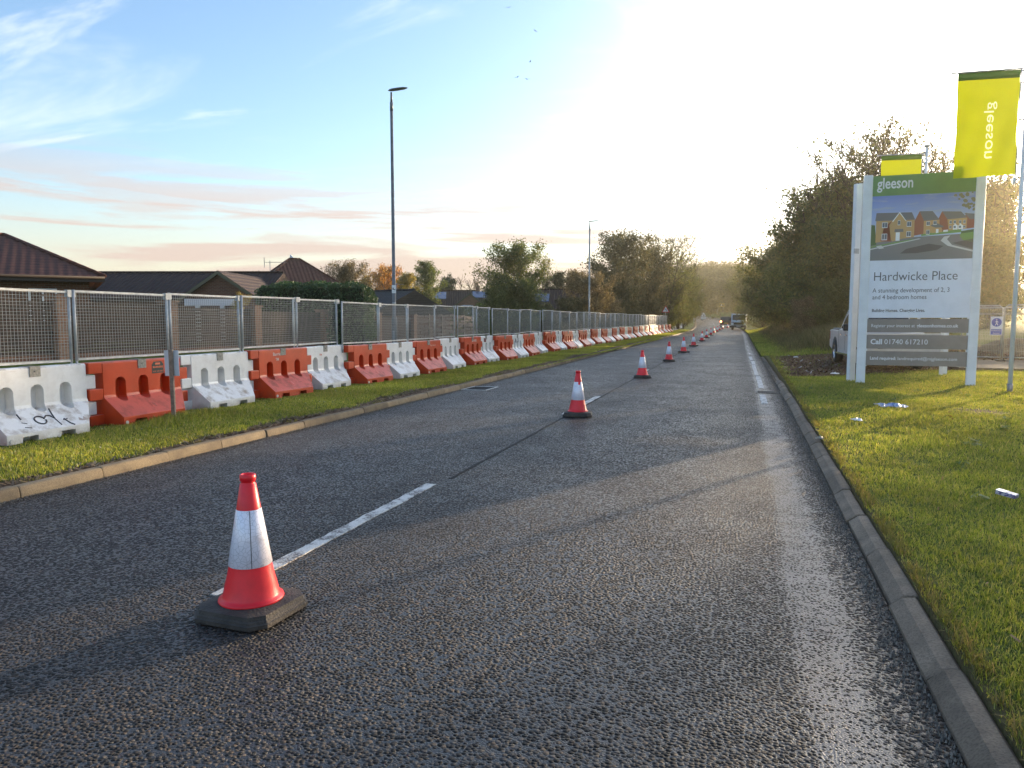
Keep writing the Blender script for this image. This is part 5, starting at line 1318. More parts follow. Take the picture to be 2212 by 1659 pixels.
# ------------------------------------------------------------------ trees
rt = np.random.default_rng(11)
def leaf_quads(centres, size, seed):
    g = np.random.default_rng(seed); n = len(centres)
    u = g.normal(size=(n, 3)); u /= np.linalg.norm(u, axis=1)[:, None]; w = g.normal(size=(n, 3)); w -= u*np.sum(u*w, 1)[:, None]; w /= np.linalg.norm(w, axis=1)[:, None]
    s = size*g.uniform(.5, 1.35, (n, 1)); u = u*s*.5; w = w*s*.32
    P = np.empty((n, 4, 3), np.float32); P[:, 0] = centres-u; P[:, 1] = centres+w*.9; P[:, 2] = centres+u; P[:, 3] = centres-w*.9
    return P.reshape(-1, 3)
def make_tree(seed, h=10.0, r=3.6, base=.22, limbs=16, nleaf=9000, leaf=.2, up=.5, trunk=.20, twig=1.0, shape='round', stems=1, droop=0.0, bare_tip=0.0):
    rr = random.Random(seed); g = np.random.default_rng(seed)
    T = MB(); tips = []; twigs = MB()
    tops = []
    for s in range(stems):
        a0 = 2*math.pi*s/max(1, stems)+rr.random(); sp = 0 if stems == 1 else .25*r
        pts = []; x = y = 0; n = 7
        tx, ty = sp*1.5*math.cos(a0), sp*1.5*math.sin(a0)
        for i in range(n+1):
            t = i/n; pts.append(Vector((tx*t+x, ty*t+y, -.3+(h*.93+.3)*t))); x += rr.uniform(-.03, .03)*h*.4; y += rr.uniform(-.03, .03)*h*.4
        T.tube(pts, [trunk*(1-.85*i/n)*(1 if stems == 1 else .6)*(1.35 if i == 0 else 1) for i in range(n+1)], 7)
        tops.append(pts)
    def crown_r(t):   # t 0..1 within crown
        if shape == 'round': return math.sin(math.pi*min(.97, max(.06, .12+.82*t)))**.6
        if shape == 'oval': return math.sin(math.pi*min(.97, .10+.84*t**.8))**.75
        if shape == 'cone': return max(.08, 1-t)**.8
        if shape == 'bush': return max(.12, 1-t**2.2)**.5
        return 1-.6*t
    per = max(1, limbs)
    for i in range(per):
        t = (i+.5)/per+rr.uniform(-.03, .03); t = min(.99, max(0, t)); pts = tops[i % len(tops)]
        hb = base+(1-base)*t*.9; k = min(hb/.93, .98)*(len(pts)-1); a_ = int(k); q = pts[a_].lerp(pts[min(a_+1, len(pts)-1)], k-a_)
        ang = i*2.4+rr.uniform(-.5, .5); L = r*crown_r(t)*rr.uniform(.72, 1.12)
        d = Vector((math.cos(ang), math.sin(ang), up*rr.uniform(.5, 1.4)-droop)).normalized()
        p = q.copy(); bp_ = [p.copy()]; nn = 5
        for j in range(nn):
            p = p+d*(L/nn); d = (d+Vector((rr.uniform(-.22, .22), rr.uniform(-.22, .22), rr.uniform(-.08, .22)-droop*.3))).normalized(); bp_.append(p.copy())
        r0 = trunk*.42*(1-.6*t)
        T.tube(bp_, [max(.012, r0*(1-.85*j/nn)) for j in range(nn+1)], 5)
        for j in range(1, nn+1):
            for _ in range(3):
                dd = (d*.5+Vector((rr.uniform(-1, 1), rr.uniform(-1, 1), rr.uniform(-.3, 1.1)))).normalized(); l_ = L*rr.uniform(.18, .38)*(1.15 if j == nn else .85)
                e1 = bp_[j]+dd*l_*.55; e2 = e1+(dd+Vector((rr.uniform(-.4, .4), rr.uniform(-.4, .4), rr.uniform(-.1, .5)-droop))).normalized()*l_*.5
                T.tube([bp_[j], e1, e2], [max(.01, r0*.3), .012*twig, .006*twig], 4, cap=False)
                tips.append((bp_[j], e1, e2))
    # leader twigs
    for pts in tops:
        for _ in range(6):
            dd = Vector((rr.uniform(-.5, .5), rr.uniform(-.5, .5), 1)).normalized(); e2 = pts[-1]+dd*h*.07; T.tube([pts[-1], e2], [.02, .006], 4, cap=False); tips.append((pts[-2], pts[-1], e2))
    tp = np.array([[list(a), list(b), list(c)] for a, b, c in tips]); nt = len(tp)
    wt = g.lognormal(0, .55, nt); wt *= np.where(tp[:, 2, 2] > h*.8, 1-bare_tip, 1); wt /= wt.sum()
    k = g.choice(nt, nleaf, p=wt); f = g.random(nleaf)**.7
    A = tp[k, 0]*(1-f[:, None])+tp[k, 2]*f[:, None]; A = np.where((f > .5)[:, None], tp[k, 1]*(2-2*f[:, None])+tp[k, 2]*(2*f[:, None]-1), tp[k, 0]*(1-2*f[:, None])+tp[k, 1]*2*f[:, None])
    spread = r*.085 if shape != 'cone' else r*.07
    A = A+g.normal(size=(nleaf, 3))*np.array([spread, spread, spread*.8])
    A[:, 2] = np.maximum(A[:, 2], .05)
    P = leaf_quads(A, leaf, seed+1)
    tm = T.mesh('trunk', M_bark); L = np.arange(nleaf*4)
    cm = npmesh('crown', P, L, np.full(nleaf, 4), M_lf['green'])
    return tm, cm
M_bark = mat('bark', (0.075, 0.055, 0.038), .9, .25, 6, bump=.6, bscale=18)
M_lf = {
 'green': leafy('green leaves', [(0.045, 0.072, 0.015), (0.072, 0.105, 0.021), (0.112, 0.135, 0.030), (0.150, 0.150, 0.039)], .38, .5, objhue=.015, gloss=.05),
 'dark': leafy('dark autumn leaves', [(0.033, 0.036, 0.015), (0.057, 0.054, 0.021), (0.083, 0.072, 0.027), (0.120, 0.090, 0.033)], .30, .5, objhue=.01, gloss=.05),
 'brown': leafy('brown leaves', [(0.075, 0.051, 0.027), (0.120, 0.083, 0.042), (0.180, 0.128, 0.068), (0.255, 0.195, 0.128)], .30, .5, objhue=.01, gloss=.05),
 'orange': leafy('orange leaves', [(0.30, 0.16, 0.02), (0.180, 0.105, 0.015), (0.360, 0.180, 0.018), (0.570, 0.255, 0.018), (0.600, 0.360, 0.030)], .4, .5, objhue=.01),
 'gold': leafy('golden leaves', [(0.150, 0.128, 0.018), (0.255, 0.195, 0.021), (0.405, 0.285, 0.027), (0.210, 0.195, 0.030)], .4, .5, objhue=.015),
 'olive': leafy('olive autumn leaves', [(0.045, 0.060, 0.014), (0.070, 0.088, 0.020), (0.10, 0.112, 0.027), (0.16, 0.135, 0.040)], .42, .5, objhue=.012, gloss=.05),
 'conifer': leafy('conifer needles', [(0.021, 0.033, 0.018), (0.036, 0.051, 0.027), (0.053, 0.068, 0.033)], .15, .6),
 'hedge': leafy('hedge leaves', [(0.021, 0.051, 0.013), (0.038, 0.083, 0.019), (0.060, 0.117, 0.027)], .2, .5, gloss=.07),
}
PR = {
 'broad': make_tree(1, 10, 4.3, .15, 26, 21000, .22, .55),
 'broad2': make_tree(2, 10, 3.9, .18, 24, 19000, .22, .7, stems=2),
 'oval': make_tree(3, 10, 2.8, .14, 26, 15000, .20, .8, shape='oval'),
 'sparse': make_tree(4, 10, 3.3, .15, 34, 3600, .17, 1.2, shape='oval', stems=4, twig=2.4, trunk=.17, bare_tip=.7),
 'sparse2': make_tree(5, 10, 3.0, .12, 34, 4600, .17, 1.4, shape='oval', stems=4, twig=2.2, trunk=.16, bare_tip=.55),
 'bush': make_tree(6, 10, 5.6, .02, 38, 26000, .30, .35, shape='bush', stems=4, trunk=.16),
 'bush2': make_tree(7, 10, 5.0, .02, 38, 26000, .28, .55, shape='bush', stems=5, trunk=.14),
 'bare': make_tree(8, 10, 3.6, .15, 30, 500, .2, 1.2, shape='oval', stems=3, twig=2.2),
 'conifer': make_tree(9, 10, 2.9, .12, 34, 12000, .26, .15, shape='oval', droop=.2),
}
def tree(kind, loc, h, col, label, wide=1.0, rz=None, group='trees and bushes', cat='tree', name=None):
    tm, cm = PR[kind]; r = empty(name or {'bush': 'bush', 'bush2': 'bush', 'conifer': 'conifer'}.get(kind, 'tree'), loc, rz if rz is not None else (loc[0]*7.3+loc[1]*3.1) % 6.28)
    s = h/10.0; r.scale = (s*wide, s*wide, s)
    link('trunk', tm, r); c = link('crown', cm, r); c.material_slots[0].link = 'OBJECT'; c.material_slots[0].material = M_lf[col]
    tag(r, label, cat, group); return r
def tr(kind, u, D, vtop, col, label, wide=1.0, **kw):
    p = at(u, D, vtop)
    g_ = ground_z(p.x, p.y)
    return tree(kind, (p.x, p.y, g_-.05), (p.z-g_)*.95, col, label, wide, **kw)
tr('broad', 745, 70, 566, 'brown', 'olive-brown tree just right of the pyramid roof', 1.0)
tr('broad2', 830, 78, 572, 'orange', 'bright orange autumn tree left of the near lamp', .9)
tr('oval', 876, 76, 582, 'gold', 'golden tree right behind the near lamp post', 1.1)
tr('oval', 790, 84, 588, 'gold', 'dull gold tree between the brown and the orange tree', .9)
tr('oval', 922, 88, 556, 'green', 'pale green rounded tree left of the dark conifers', 1.15)
tr('conifer', 957, 105, 592, 'conifer', 'dark conifer nearest the pale green tree', .8)
tr('conifer', 973, 104, 583, 'conifer', 'taller dark conifer of the pair', .8)
tr('bare', 1012, 108, 594, 'brown', 'leafless twiggy tree beyond the solar-panel house', 1.1)
tr('bare', 1040, 112, 600, 'brown', 'leafless twiggy tree half behind the big green tree', 1.1)
tr('broad', 1108, 62, 524, 'green', 'big green tree standing alone left of the middle', 1.05)
tr('bush', 1085, 60, 612, 'green', 'green bush at the foot of the big green tree, left side', .8, cat='bush')
tr('bush2', 1135, 61, 600, 'green', 'green bush at the foot of the big green tree, right side', .8, cat='bush')
tr('sparse', 1176, 92, 548, 'brown', 'thin pale tree rising behind the big green tree', .6)
tr('oval', 1205, 92, 580, 'dark', 'dark brown tree behind the roof with a solar panel', 1.2)
tr('broad2', 1240, 95, 585, 'brown', 'brown tree behind the pale-leaved round tree', .9)
tr('broad2', 1275, 66, 585, 'brown', 'round brown tree with pale leaves beside the second lamp', 1.05)
tr('bush', 1235, 64, 640, 'dark', 'dark bush left of the second lamp foot', .9, cat='bush')
tr('broad', 1340, 84, 503, 'dark', 'tallest dark leafy tree just right of the second lamp', 1.0)
tr('broad2', 1400, 92, 535, 'dark', 'dark tree between the tallest and the thin-topped tree', 1.0)
tr('sparse2', 1438, 96, 498, 'olive', 'thin-topped tree with see-through crown left of the road', 1.1)
tr('sparse2', 1468, 106, 530, 'olive', 'see-through tree nearest the road on the left side', 1.0)
tr('bush', 1330, 82, 600, 'dark', 'dark bush under the tallest dark tree', .9, cat='bush')
tr('bush2', 1385, 88, 600, 'dark', 'dark bush right of the tallest dark tree', .9, cat='bush')
tr('bush', 1440, 100, 590, 'olive', 'olive bush behind the bend warning sign', .95, cat='bush')
tr('bush2', 1478, 112, 595, 'olive', 'olive bush beyond the bend warning sign by the road', .8, cat='bush')
tr('bush', 1410, 100, 625, 'dark', 'low dark bush behind the last barriers', 1.2, cat='bush')
tr('bush', 1300, 76, 640, 'brown', 'low brown bush right of the second lamp', 1.2, cat='bush')
tr('bush2', 1492, 165, 600, 'dark', 'dark bush behind the distant lamps', 1.0, cat='bush')
tr('broad', 1478, 150, 575, 'olive', 'far olive tree on the left above the distant lamps', .9)
tr('bush2', 520, 37, 634, 'gold', 'small yellow-green shrub in front of the white porch', .5, cat='bush')
tr('bush2', 1050, 66, 655, 'green', 'low green shrub behind the mesh beyond the lawn', 1.4, cat='bush')
tr('bush', 1170, 72, 655, 'dark', 'low dark shrub beyond the lawn below the solar roof', 1.4, cat='bush')
tr('bush2', 990, 84, 662, 'green', 'low green shrub in front of the solar-panel house', 1.0, cat='bush')
tr('bush', 915, 70, 660, 'dark', 'low dark shrub right of the brown gable', 1.0, cat='bush')
# far wood closing the road
g = np.random.default_rng(33); cs_ = []; 
def wood(name, pts, n, leaf, m, seed):
    g = np.random.default_rng(seed); C_ = []
    for (x, y, z, rx, hh) in pts:
        k = int(n*rx*hh/60); a = g.uniform(0, 2*np.pi, k); t = g.random(k)**.8
        rr_ = rx*np.sqrt(np.clip(1-t**2.4, .02, 1))*(.75+.25*np.sin(a*3+x)+.0)*g.uniform(.6, 1.05, k)
        C_.append(np.stack([x+rr_*np.cos(a), y+rr_*np.sin(a), z+hh*t*g.uniform(.85, 1.06, k)], 1))
    A = np.concatenate(C_); P = leaf_quads(A, leaf, seed+1)
    return tag(link(name, npmesh(name, P, np.arange(len(A)*4), np.full(len(A), 4), m)), kind='stuff')
pts = []
wr = random.Random(6)
for i in range(26):
    u = 1488+i*8.5; D = 232+wr.uniform(-8, 22); v = 575+wr.uniform(-5, 7)-(max(0, i-18)*1.5); p = at(u, D, v); gz_ = 3.0; pts.append((p.x, p.y, gz_, wr.uniform(4, 6.5), p.z-gz_))
for i in range(18):
    u = 1490+i*9; D = 250+wr.uniform(0, 20); v = 572+wr.uniform(-6, 5); p = at(u, D, v); pts.append((p.x, p.y, 3.4, 7, p.z-3.4))
wood('woodland', pts, 1100, .62, M_lf['dark'], 40)
pts = []
for i in range(16):
    u = 640+i*60+wr.uniform(-20, 20); D = 165+wr.uniform(0, 40); p = at(u, D, 640+wr.uniform(-8, 8)); pts.append((p.x, p.y, 0, wr.uniform(6, 10), p.z))
wood('woodland', pts, 350, .8, M_lf['dark'], 50)
# right side of the road: wood edge from the bend to the sign board
right = [('broad', 1612, 150, 575, 'olive', 'far olive tree right of the road beyond the vehicles'), ('broad2', 1650, 128, 566, 'olive', 'olive tree behind the white truck'),
 ('bush', 1650, 104, 605, 'olive', 'bush just right of the parked white truck'), ('broad2', 1676, 100, 560, 'olive', 'olive tree right of the white truck, mid height'),
 ('bush', 1700, 74, 520, 'olive', 'rounded bush rising at the left end of the tall wood edge'), ('sparse2', 1762, 56, 385, 'olive', 'thin low tree between the rounded bush and the tall trees'), ('bush2', 1692, 84, 592, 'olive', 'bush beside the road past the long dry grass'), ('broad', 1722, 78, 532, 'olive', 'leafy tree on the slope of the wood edge'),
 ('bush', 1735, 66, 560, 'olive', 'broad bush above the dry grass'), ('sparse2', 1772, 62, 408, 'olive', 'leftmost of the tall thin trees on the right'),
 ('broad2', 1795, 52, 385, 'olive', 'leafy tree filling the gap left of the sign board'), ('bush2', 1778, 54, 455, 'olive', 'tall bush left of the pickup'), ('bush', 1812, 47, 470, 'olive', 'wide tangled bush behind the pickup'),
 ('sparse', 1832, 50, 312, 'olive', 'tall see-through tree rising above the tangled bush'), ('sparse2', 1886, 48, 262, 'olive', 'tall see-through tree above the left post of the sign board'),
 ('sparse', 1925, 48, 250, 'olive', 'tallest see-through tree, directly above the sign board'), ('sparse2', 1990, 50, 300, 'olive', 'see-through tree behind the small lime flag'),
 ('bush2', 1850, 46, 470, 'olive', 'bush hidden mostly by the left half of the sign board'), ('bush', 1930, 47, 460, 'olive', 'bush hidden mostly by the right half of the sign board'),
 ('sparse', 2040, 52, 335, 'olive', 'see-through tree left of the big lime flag'), ('broad2', 2080, 50, 392, 'olive', 'dense golden tree right of the sign board'),
 ('broad', 2122, 54, 395, 'olive', 'dense tree at the right edge behind the flag pole'), ('bush2', 2110, 46, 500, 'olive', 'bush behind the wire fence right of the sign board'),
 ('bush', 2150, 50, 510, 'olive', 'bush behind the wire fence at the right edge'), ('bush2', 2010, 46, 480, 'olive', 'bush behind the right post of the sign board'),
 ('bush2', 1745, 44, 640, 'brown', 'low brown scrub left of the pickup'), ('bush', 1815, 42, 600, 'olive', 'scrub close behind the pickup')]
for k, u, D, v, c, lab in right: tr(k, u, D, v, c, lab, 1.0 if k[0] != 's' else 1.05, cat='bush' if k[:4] == 'bush' else 'tree', group='wood edge on the right')
# trees beyond the right edge of the photo, they shade the road
def sun_at(s, t): return (s*math.cos(SUN_AZ)+t*math.sin(SUN_AZ), -s*math.sin(SUN_AZ)+t*math.cos(SUN_AZ))
off = [('sparse', -17.5, 60, 11), ('sparse', -12.8, 58, 12), ('sparse', -7.2, 62, 7.5), ('broad2', -.3, 47, 9.3), ('sparse2', 3.6, 48, 11.0), ('sparse2', 1.0, 52, 9.5), ('sparse', 8.5, 50, 11), ('sparse', 6.5, 44, 12), ('sparse2', 10.5, 46, 12), ('sparse', 14.5, 42, 12), ('bush2', 19, 40, 8)]
for i, (k, s, t, h) in enumerate(off):
    x, y = sun_at(s, t); tree(k, (x, y, .1), h, 'olive', f'tree out of the photo beyond its right edge, {ordw[i]} towards the sun side', 1.0, group='trees outside the frame')

# clipped hedge
def hedge():
    g = np.random.default_rng(5); n = 26000
    L, Wd, H = 5.1, 2.2, 3.05
    f = g.random(n); x = np.empty(n); y = np.empty(n); z = np.empty(n)
    # shell of a rounded box
    u = g.uniform(-1, 1, (n, 3)); k = g.integers(0, 3, n); sg_ = np.sign(g.uniform(-1, 1, n))
    u[np.arange(n), k] = sg_*g.uniform(.90, 1.0, n)
    p = 5.0; nrm = (np.abs(u)**p).sum(1)**(1/p); u = u/nrm[:, None]*g.uniform(.93, 1.03, n)[:, None]
    bump_ = 1+.035*np.sin(u[:, 0]*11+u[:, 2]*7)+.03*np.sin(u[:, 1]*9+u[:, 0]*17)
    P = np.stack([u[:, 0]*L/2*bump_, u[:, 1]*Wd/2*bump_, H/2+u[:, 2]*H/2*bump_], 1); P[:, 2] = np.maximum(P[:, 2], .05)
    return npmesh('foliage', leaf_quads(P, .11, 6), np.arange(n*4), np.full(n, 4), M_lf['hedge'])
p = at(686, 34, z=.4); hd = empty('hedge', (p.x, p.y, .2), R0)
link('foliage', hedge(), hd)
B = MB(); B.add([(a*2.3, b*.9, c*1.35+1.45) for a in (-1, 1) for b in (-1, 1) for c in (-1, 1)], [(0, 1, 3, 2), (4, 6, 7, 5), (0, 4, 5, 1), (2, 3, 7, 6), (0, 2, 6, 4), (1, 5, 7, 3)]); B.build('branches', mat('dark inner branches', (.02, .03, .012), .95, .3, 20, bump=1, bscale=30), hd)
tag(hd, 'tall clipped dark green hedge behind the mesh panels', 'hedge')

# ------------------------------------------------------------------ vehicles
M_paintg = mat('silver grey car paint', (0.47, 0.47, 0.46), .3, .05, 2, metal=.12)
M_mud = flat('chrome', (0.6, 0.6, 0.62), .15, .9)
def wheel(parent, x, y, z, r, w, side, rimm, nm='wheel', spokes=6):
    B = MB(); B.lathe([(r*.62, -w/2), (r*.93, -w/2), (r, -w/2+.03), (r, w/2-.03), (r*.93, w/2), (r*.62, w/2)], 24)
    o = B.build(nm, M_tyre, parent, (x, y, z)); o.rotation_euler = (rad(90), 0, 0)
    B = MB(); B.lathe([(r*.62, w/2-.02), (r*.60, w/2-.03), (r*.56, w/2-.07), (0, w/2-.08)], 24)
    for k in range(spokes):
        a = 2*math.pi*k/spokes; c, s = math.cos(a), math.sin(a)
        for e in (-.10, .10):
            c2, s2 = math.cos(a+e*1.6), math.sin(a+e*1.6)
            B.box((0, -.018, w/2-.07), (r*.6, .018, w/2-.03), mtx=Matrix.Rotation(a+e, 4, 'Z'))
    B.lathe([(0, w/2-.02), (r*.13, w/2-.025), (r*.14, w/2-.07)], 12)
    q = B.build('rim', rimm, o)
    if side > 0: q.rotation_euler = (rad(180), 0, 0)
    return o
def loft(B, secs, m=0, smooth=True, capends=True):
    """secs: list of rings (same length) of 3D points"""
    k = len(secs[0]); vs = [v for s in secs for v in s]; fs = [(i*k+j, i*k+(j+1) % k, (i+1)*k+(j+1) % k, (i+1)*k+j) for i in range(len(secs)-1) for j in range(k)]
    if capends: fs += [tuple(range(k))[::-1], tuple(range((len(secs)-1)*k, len(secs)*k))]
    B.add(vs, fs, m, smooth)
def car_body_cut(prof_lower, half, arches, name, m, parent, tuck=.06, ztuck=None):
    """side profile (x,z) extruded across, wheel arches cut with booleans, sides tucked in"""
    B = MB(); B.prism(prof_lower, -half, half, 'y'); o = B.build('tmp', m)
    cu = MB()
    for (xc, zc_, r_) in arches:
        for a, b in ((half-.28, half+.3), (-half-.3, -half+.28)):
            cu.prism([(xc+r_*math.cos(t), zc_+r_*math.sin(t)) for t in np.linspace(0, 2*math.pi, 28, endpoint=False)], a, b, 'y')
    c = cu.build('tmpc', m); bm = bmesh.new(); bm.from_mesh(c.data); bmesh.ops.recalc_face_normals(bm, faces=bm.faces); bm.to_mesh(c.data); bm.free()
    md = o.modifiers.new('b', 'BOOLEAN'); md.object = c; md.operation = 'DIFFERENCE'; md.solver = 'EXACT'
    bv = o.modifiers.new('v', 'BEVEL'); bv.width = .045; bv.segments = 3; bv.limit_method = 'ANGLE'; bv.angle_limit = rad(40)
    apply_mods(o); me = o.data; bpy.data.objects.remove(o); bpy.data.objects.remove(c); me.name = name
    for p_ in me.polygons: p_.use_smooth = False
    return link(name, me, parent)
def pickup(loc, rz):
    r = empty('pickup_truck', loc, rz)     # +x forward
    prof = [(-2.6, .55), (-2.62, .75), (-2.60, 1.12), (-2.5, 1.14), (-1.02, 1.12), (-.95, 1.16), (1.10, 1.13), (1.9, 1.10), (2.45, 1.0), (2.58, .85), (2.62, .60), (2.55, .42), (1.95, .38), (-1.9, .40), (-2.4, .50)]
    body = car_body_cut(prof, .925, ((-1.62, .42, .47), (1.60, .42, .47)), 'body', M_paintg, r)
    # cab
    B = MB(); secs = []
    for (x, z, hw) in ():
        pass
    low = 1.12; top = 1.80
    cab = [(-1.05, low, .88), (-.88, 1.45, .82), (-.62, top-.04, .70), (-.40, top, .68), (.45, top, .68), (.75, top-.05, .69), (1.45, low, .86)]
    vs = [(x, -hw, z) for x, z, hw in cab]+[(x, hw, z) for x, z, hw in cab]; n_ = len(cab)
    B.add(vs, [tuple(range(n_))[::-1], tuple(range(n_, 2*n_))]+[(i, i+1, n_+i+1, n_+i) for i in range(n_-1)]+[(n_-1, 0, n_, 2*n_-1)]); B.build('cab', M_paintg, r, bevel=.04, seg=2)
    def sw(nm, pts, side):
        B = MB(); o = []
        for x, z in pts:
            # half width of the cab side at this place
            t = (z-low)/(top-low); hw = .885-(.885-.68)*max(0, min(1, t))**1.15+.006
            o.append((x, side*hw, z))
        B.add(o+[(a, b-side*.012, c) for a, b, c in o], [tuple(range(len(o))), tuple(range(len(o), 2*len(o)))[::-1]]+[(i, (i+1) % len(o), len(o)+(i+1) % len(o), len(o)+i) for i in range(len(o))]); return B.build(nm, M_glass, r)
    for s in (-1, 1):
        sw('side_window', [(-.86, 1.20), (.02, 1.18), (.05, 1.68), (-.45, 1.68), (-.62, 1.62)], s); sw('side_window', [(.12, 1.18), (1.02, 1.17), (.98, 1.28), (.62, 1.66), (.15, 1.68)], s)
    B = MB(); B.add([(-1.05, -.75, 1.2), (-1.05, .75, 1.2), (-.80, .66, 1.66), (-.80, -.66, 1.66)], [(0, 1, 2, 3)]); B.build('rear_window', M_glass, r)
    B = MB(); B.add([(1.46, -.76, 1.16), (1.46, .76, 1.16), (.86, .64, 1.73), (.86, -.64, 1.73)], [(0, 1, 2, 3)]); B.build('windscreen', M_glass, r)
    B = MB(); B.box((-2.55, -.84, 1.13), (-1.1, .84, 1.20)); B.build('load_cover', flat('matt grey cover', (.12, .12, .12), .6), r, bevel=.03)
    for s in (-1, 1):
        B = MB(); B.tube([(-1.02, s*.80, 1.18), (-.82, s*.77, 1.50), (-.60, s*.70, 1.78), (-.50, s*.66, 1.86)], .032, 6); B.build('sports_bar', M_paintg, r)
        B = MB(); B.tube([(-.50, s*.60, 1.80), (-.42, s*.60, 1.88), (.50, s*.60, 1.88), (.60, s*.60, 1.80)], .022, 6); B.build('roof_rail', M_mud, r)
        B = MB(); B.box((.92, s*.93 if s > 0 else s*1.16, 1.14), (1.10, s*1.16 if s > 0 else s*.93, 1.36)); B.build('door_mirror', M_black, r, bevel=.03)
        B = MB(); B.box((-.62, min(s*.925, s*.95), .98), (-.42, max(s*.925, s*.95), 1.02)); B.build('door_handle', M_mud, r); B = MB(); B.box((.22, min(s*.925, s*.95), .97), (.42, max(s*.925, s*.95), 1.01)); B.build('door_handle', M_mud, r)
        B = MB(); 
        for (a, b, c, d) in ((-1.0, .55, -.98, 1.15), (.08, .48, .095, 1.14), (1.12, .5, 1.135, 1.12)): B.box((a, min(s*.922, s*.9275), b), (c, max(s*.922, s*.9275), d))
        B.build('door_seams', M_black, r)
        B = MB(); B.box((-1.0, min(s*.80, s*1.0), .36), (1.0, max(s*.80, s*1.0), .41)); B.build('side_step', M_mud, r)
        B = MB(); B.box((1.18, min(s*.925, s*.94), .84), (1.34, max(s*.925, s*.94), .98)); B.build('side_vent', M_black, r)
        B = MB(); B.box((-2.63, min(s*.72, s*.93), .80), (-2.50, max(s*.72, s*.93), 1.08)); B.build('tail_light', flat('red lamp', (.35, .02, .02), .25), r)
        B = MB(); B.box((2.30, min(s*.62, s*.92), .80), (2.56, max(s*.62, s*.92), .96)); B.build('headlight', flat('lamp glass', (.5, .5, .52), .1), r)
        wheel(r, -1.62, s*.82, .40, .40, .25, s, M_mud); wheel(r, 1.60, s*.82, .40, .40, .25, s, M_mud)
    B = MB(); B.box((2.52, -.5, .62), (2.64, .5, .88)); B.build('grille', M_black, r)
    B = MB(); B.box((2.40, -.90, .40), (2.66, .90, .60)); B.build('front_bumper', M_black, r, bevel=.04); B = MB(); B.box((-2.72, -.88, .48), (-2.58, .88, .66)); B.build('rear_bumper', M_black, r, bevel=.03)
    B = MB(); B.box((-2.3, -.55, .25), (2.3, .55, .5)); B.build('chassis', M_black, r)
    return tag(r, 'silver grey pickup truck parked on the bare patch behind the sign board', 'pickup')
pk = at(1802, 25.9, z=.1)
# rear wheel (local -1.62, -.82) should stand at pk; truck points towards the camera and to the right
ph = YAW-rad(90)-rad(13.5)
hx, hy = math.cos(ph), math.sin(ph)
ox = pk.x-(-1.62*hx-(-.92)*hy); oy = pk.y-(-1.62*hy+(-.92)*hx)
pickup((ox, oy, float(gz_arr(np.array([pk.x]), np.array([pk.y]))[0])), ph)

def truck(loc, rz):
    r = empty('flatbed_truck', loc, rz)    # faces -y
    M_t = mat('pale blue white paint', (0.74, 0.84, 0.92), .35, .05, 2)
    B = MB()
    prof = [(-.0, .45), (-.02, .95), (.10, 1.15), (.42, 1.28), (.95, 2.10), (1.1, 2.20), (2.1, 2.20), (2.1, .45)]
    B.prism([(y, z) for y, z in prof], -.98, .98, 'x'); B.build('cab', M_t, r, bevel=.07, seg=3)
    B = MB(); B.prism([(.40, 1.335), (.90, 2.07), (.89, 2.08), (.38, 1.34)], -.84, .84, 'x'); B.build('windscreen', M_glass, r)
    B = MB(); B.box((-.66, -.05, .70), (.66, .0, 1.02)); B.build('grille', M_black, r, bevel=.03)
    B = MB(); B.box((-1.0, -.10, .30), (1.0, .12, .62)); B.build('bumper', flat('dark bumper', (.04, .045, .06), .5), r, bevel=.05)
    B = MB(); B.box((-.28, -.125, .44), (.28, -.101, .56)); B.build('number_plate', M_signw, r)
    for s in (-1, 1):
        B = MB(); B.box((min(s*.62, s*.95), -.02, .92), (max(s*.62, s*.95), .12, 1.12)); B.build('headlight', flat('lamp glass blue', (.3, .36, .45), .15), r, bevel=.03)
        B = MB(); B.box((min(s*1.0, s*1.25), .55, 1.30), (max(s*1.0, s*1.25), .70, 1.62)); B.build('door_mirror', M_black, r)
        for yy in (.75, 3.9): 
            o = MB(); o.lathe([(.2, -.12), (.34, -.12), (.36, -.09), (.36, .09), (.34, .12), (.2, .12)], 18); q = o.build('wheel', M_tyre, r, (s*.84, yy, .36)); q.rotation_euler = (0, rad(90), 0)
    B = MB(); B.box((-1.1, 2.15, .75), (1.1, 5.4, .95)); B.box((-1.1, 2.15, .95), (1.1, 2.2, 2.3)); B.build('flat_bed', M_galv, r)
    B = MB(); B.box((-.35, 1.3, 2.22), (.35, 1.6, 2.40)); B.box((-.9, 1.4, 2.25), (.9, 1.5, 2.31)); B.build('beacon_bar', flat('amber beacon', (.32, .10, .04), .3), r)
    r.scale = (1.06, 1.06, 1.06); return tag(r, 'white flatbed works truck parked facing the camera beyond the cones', 'truck')
p = at(1595, 108, z=0); truck((p.x, p.y, hgt(p.y)+.02), rad(-1))
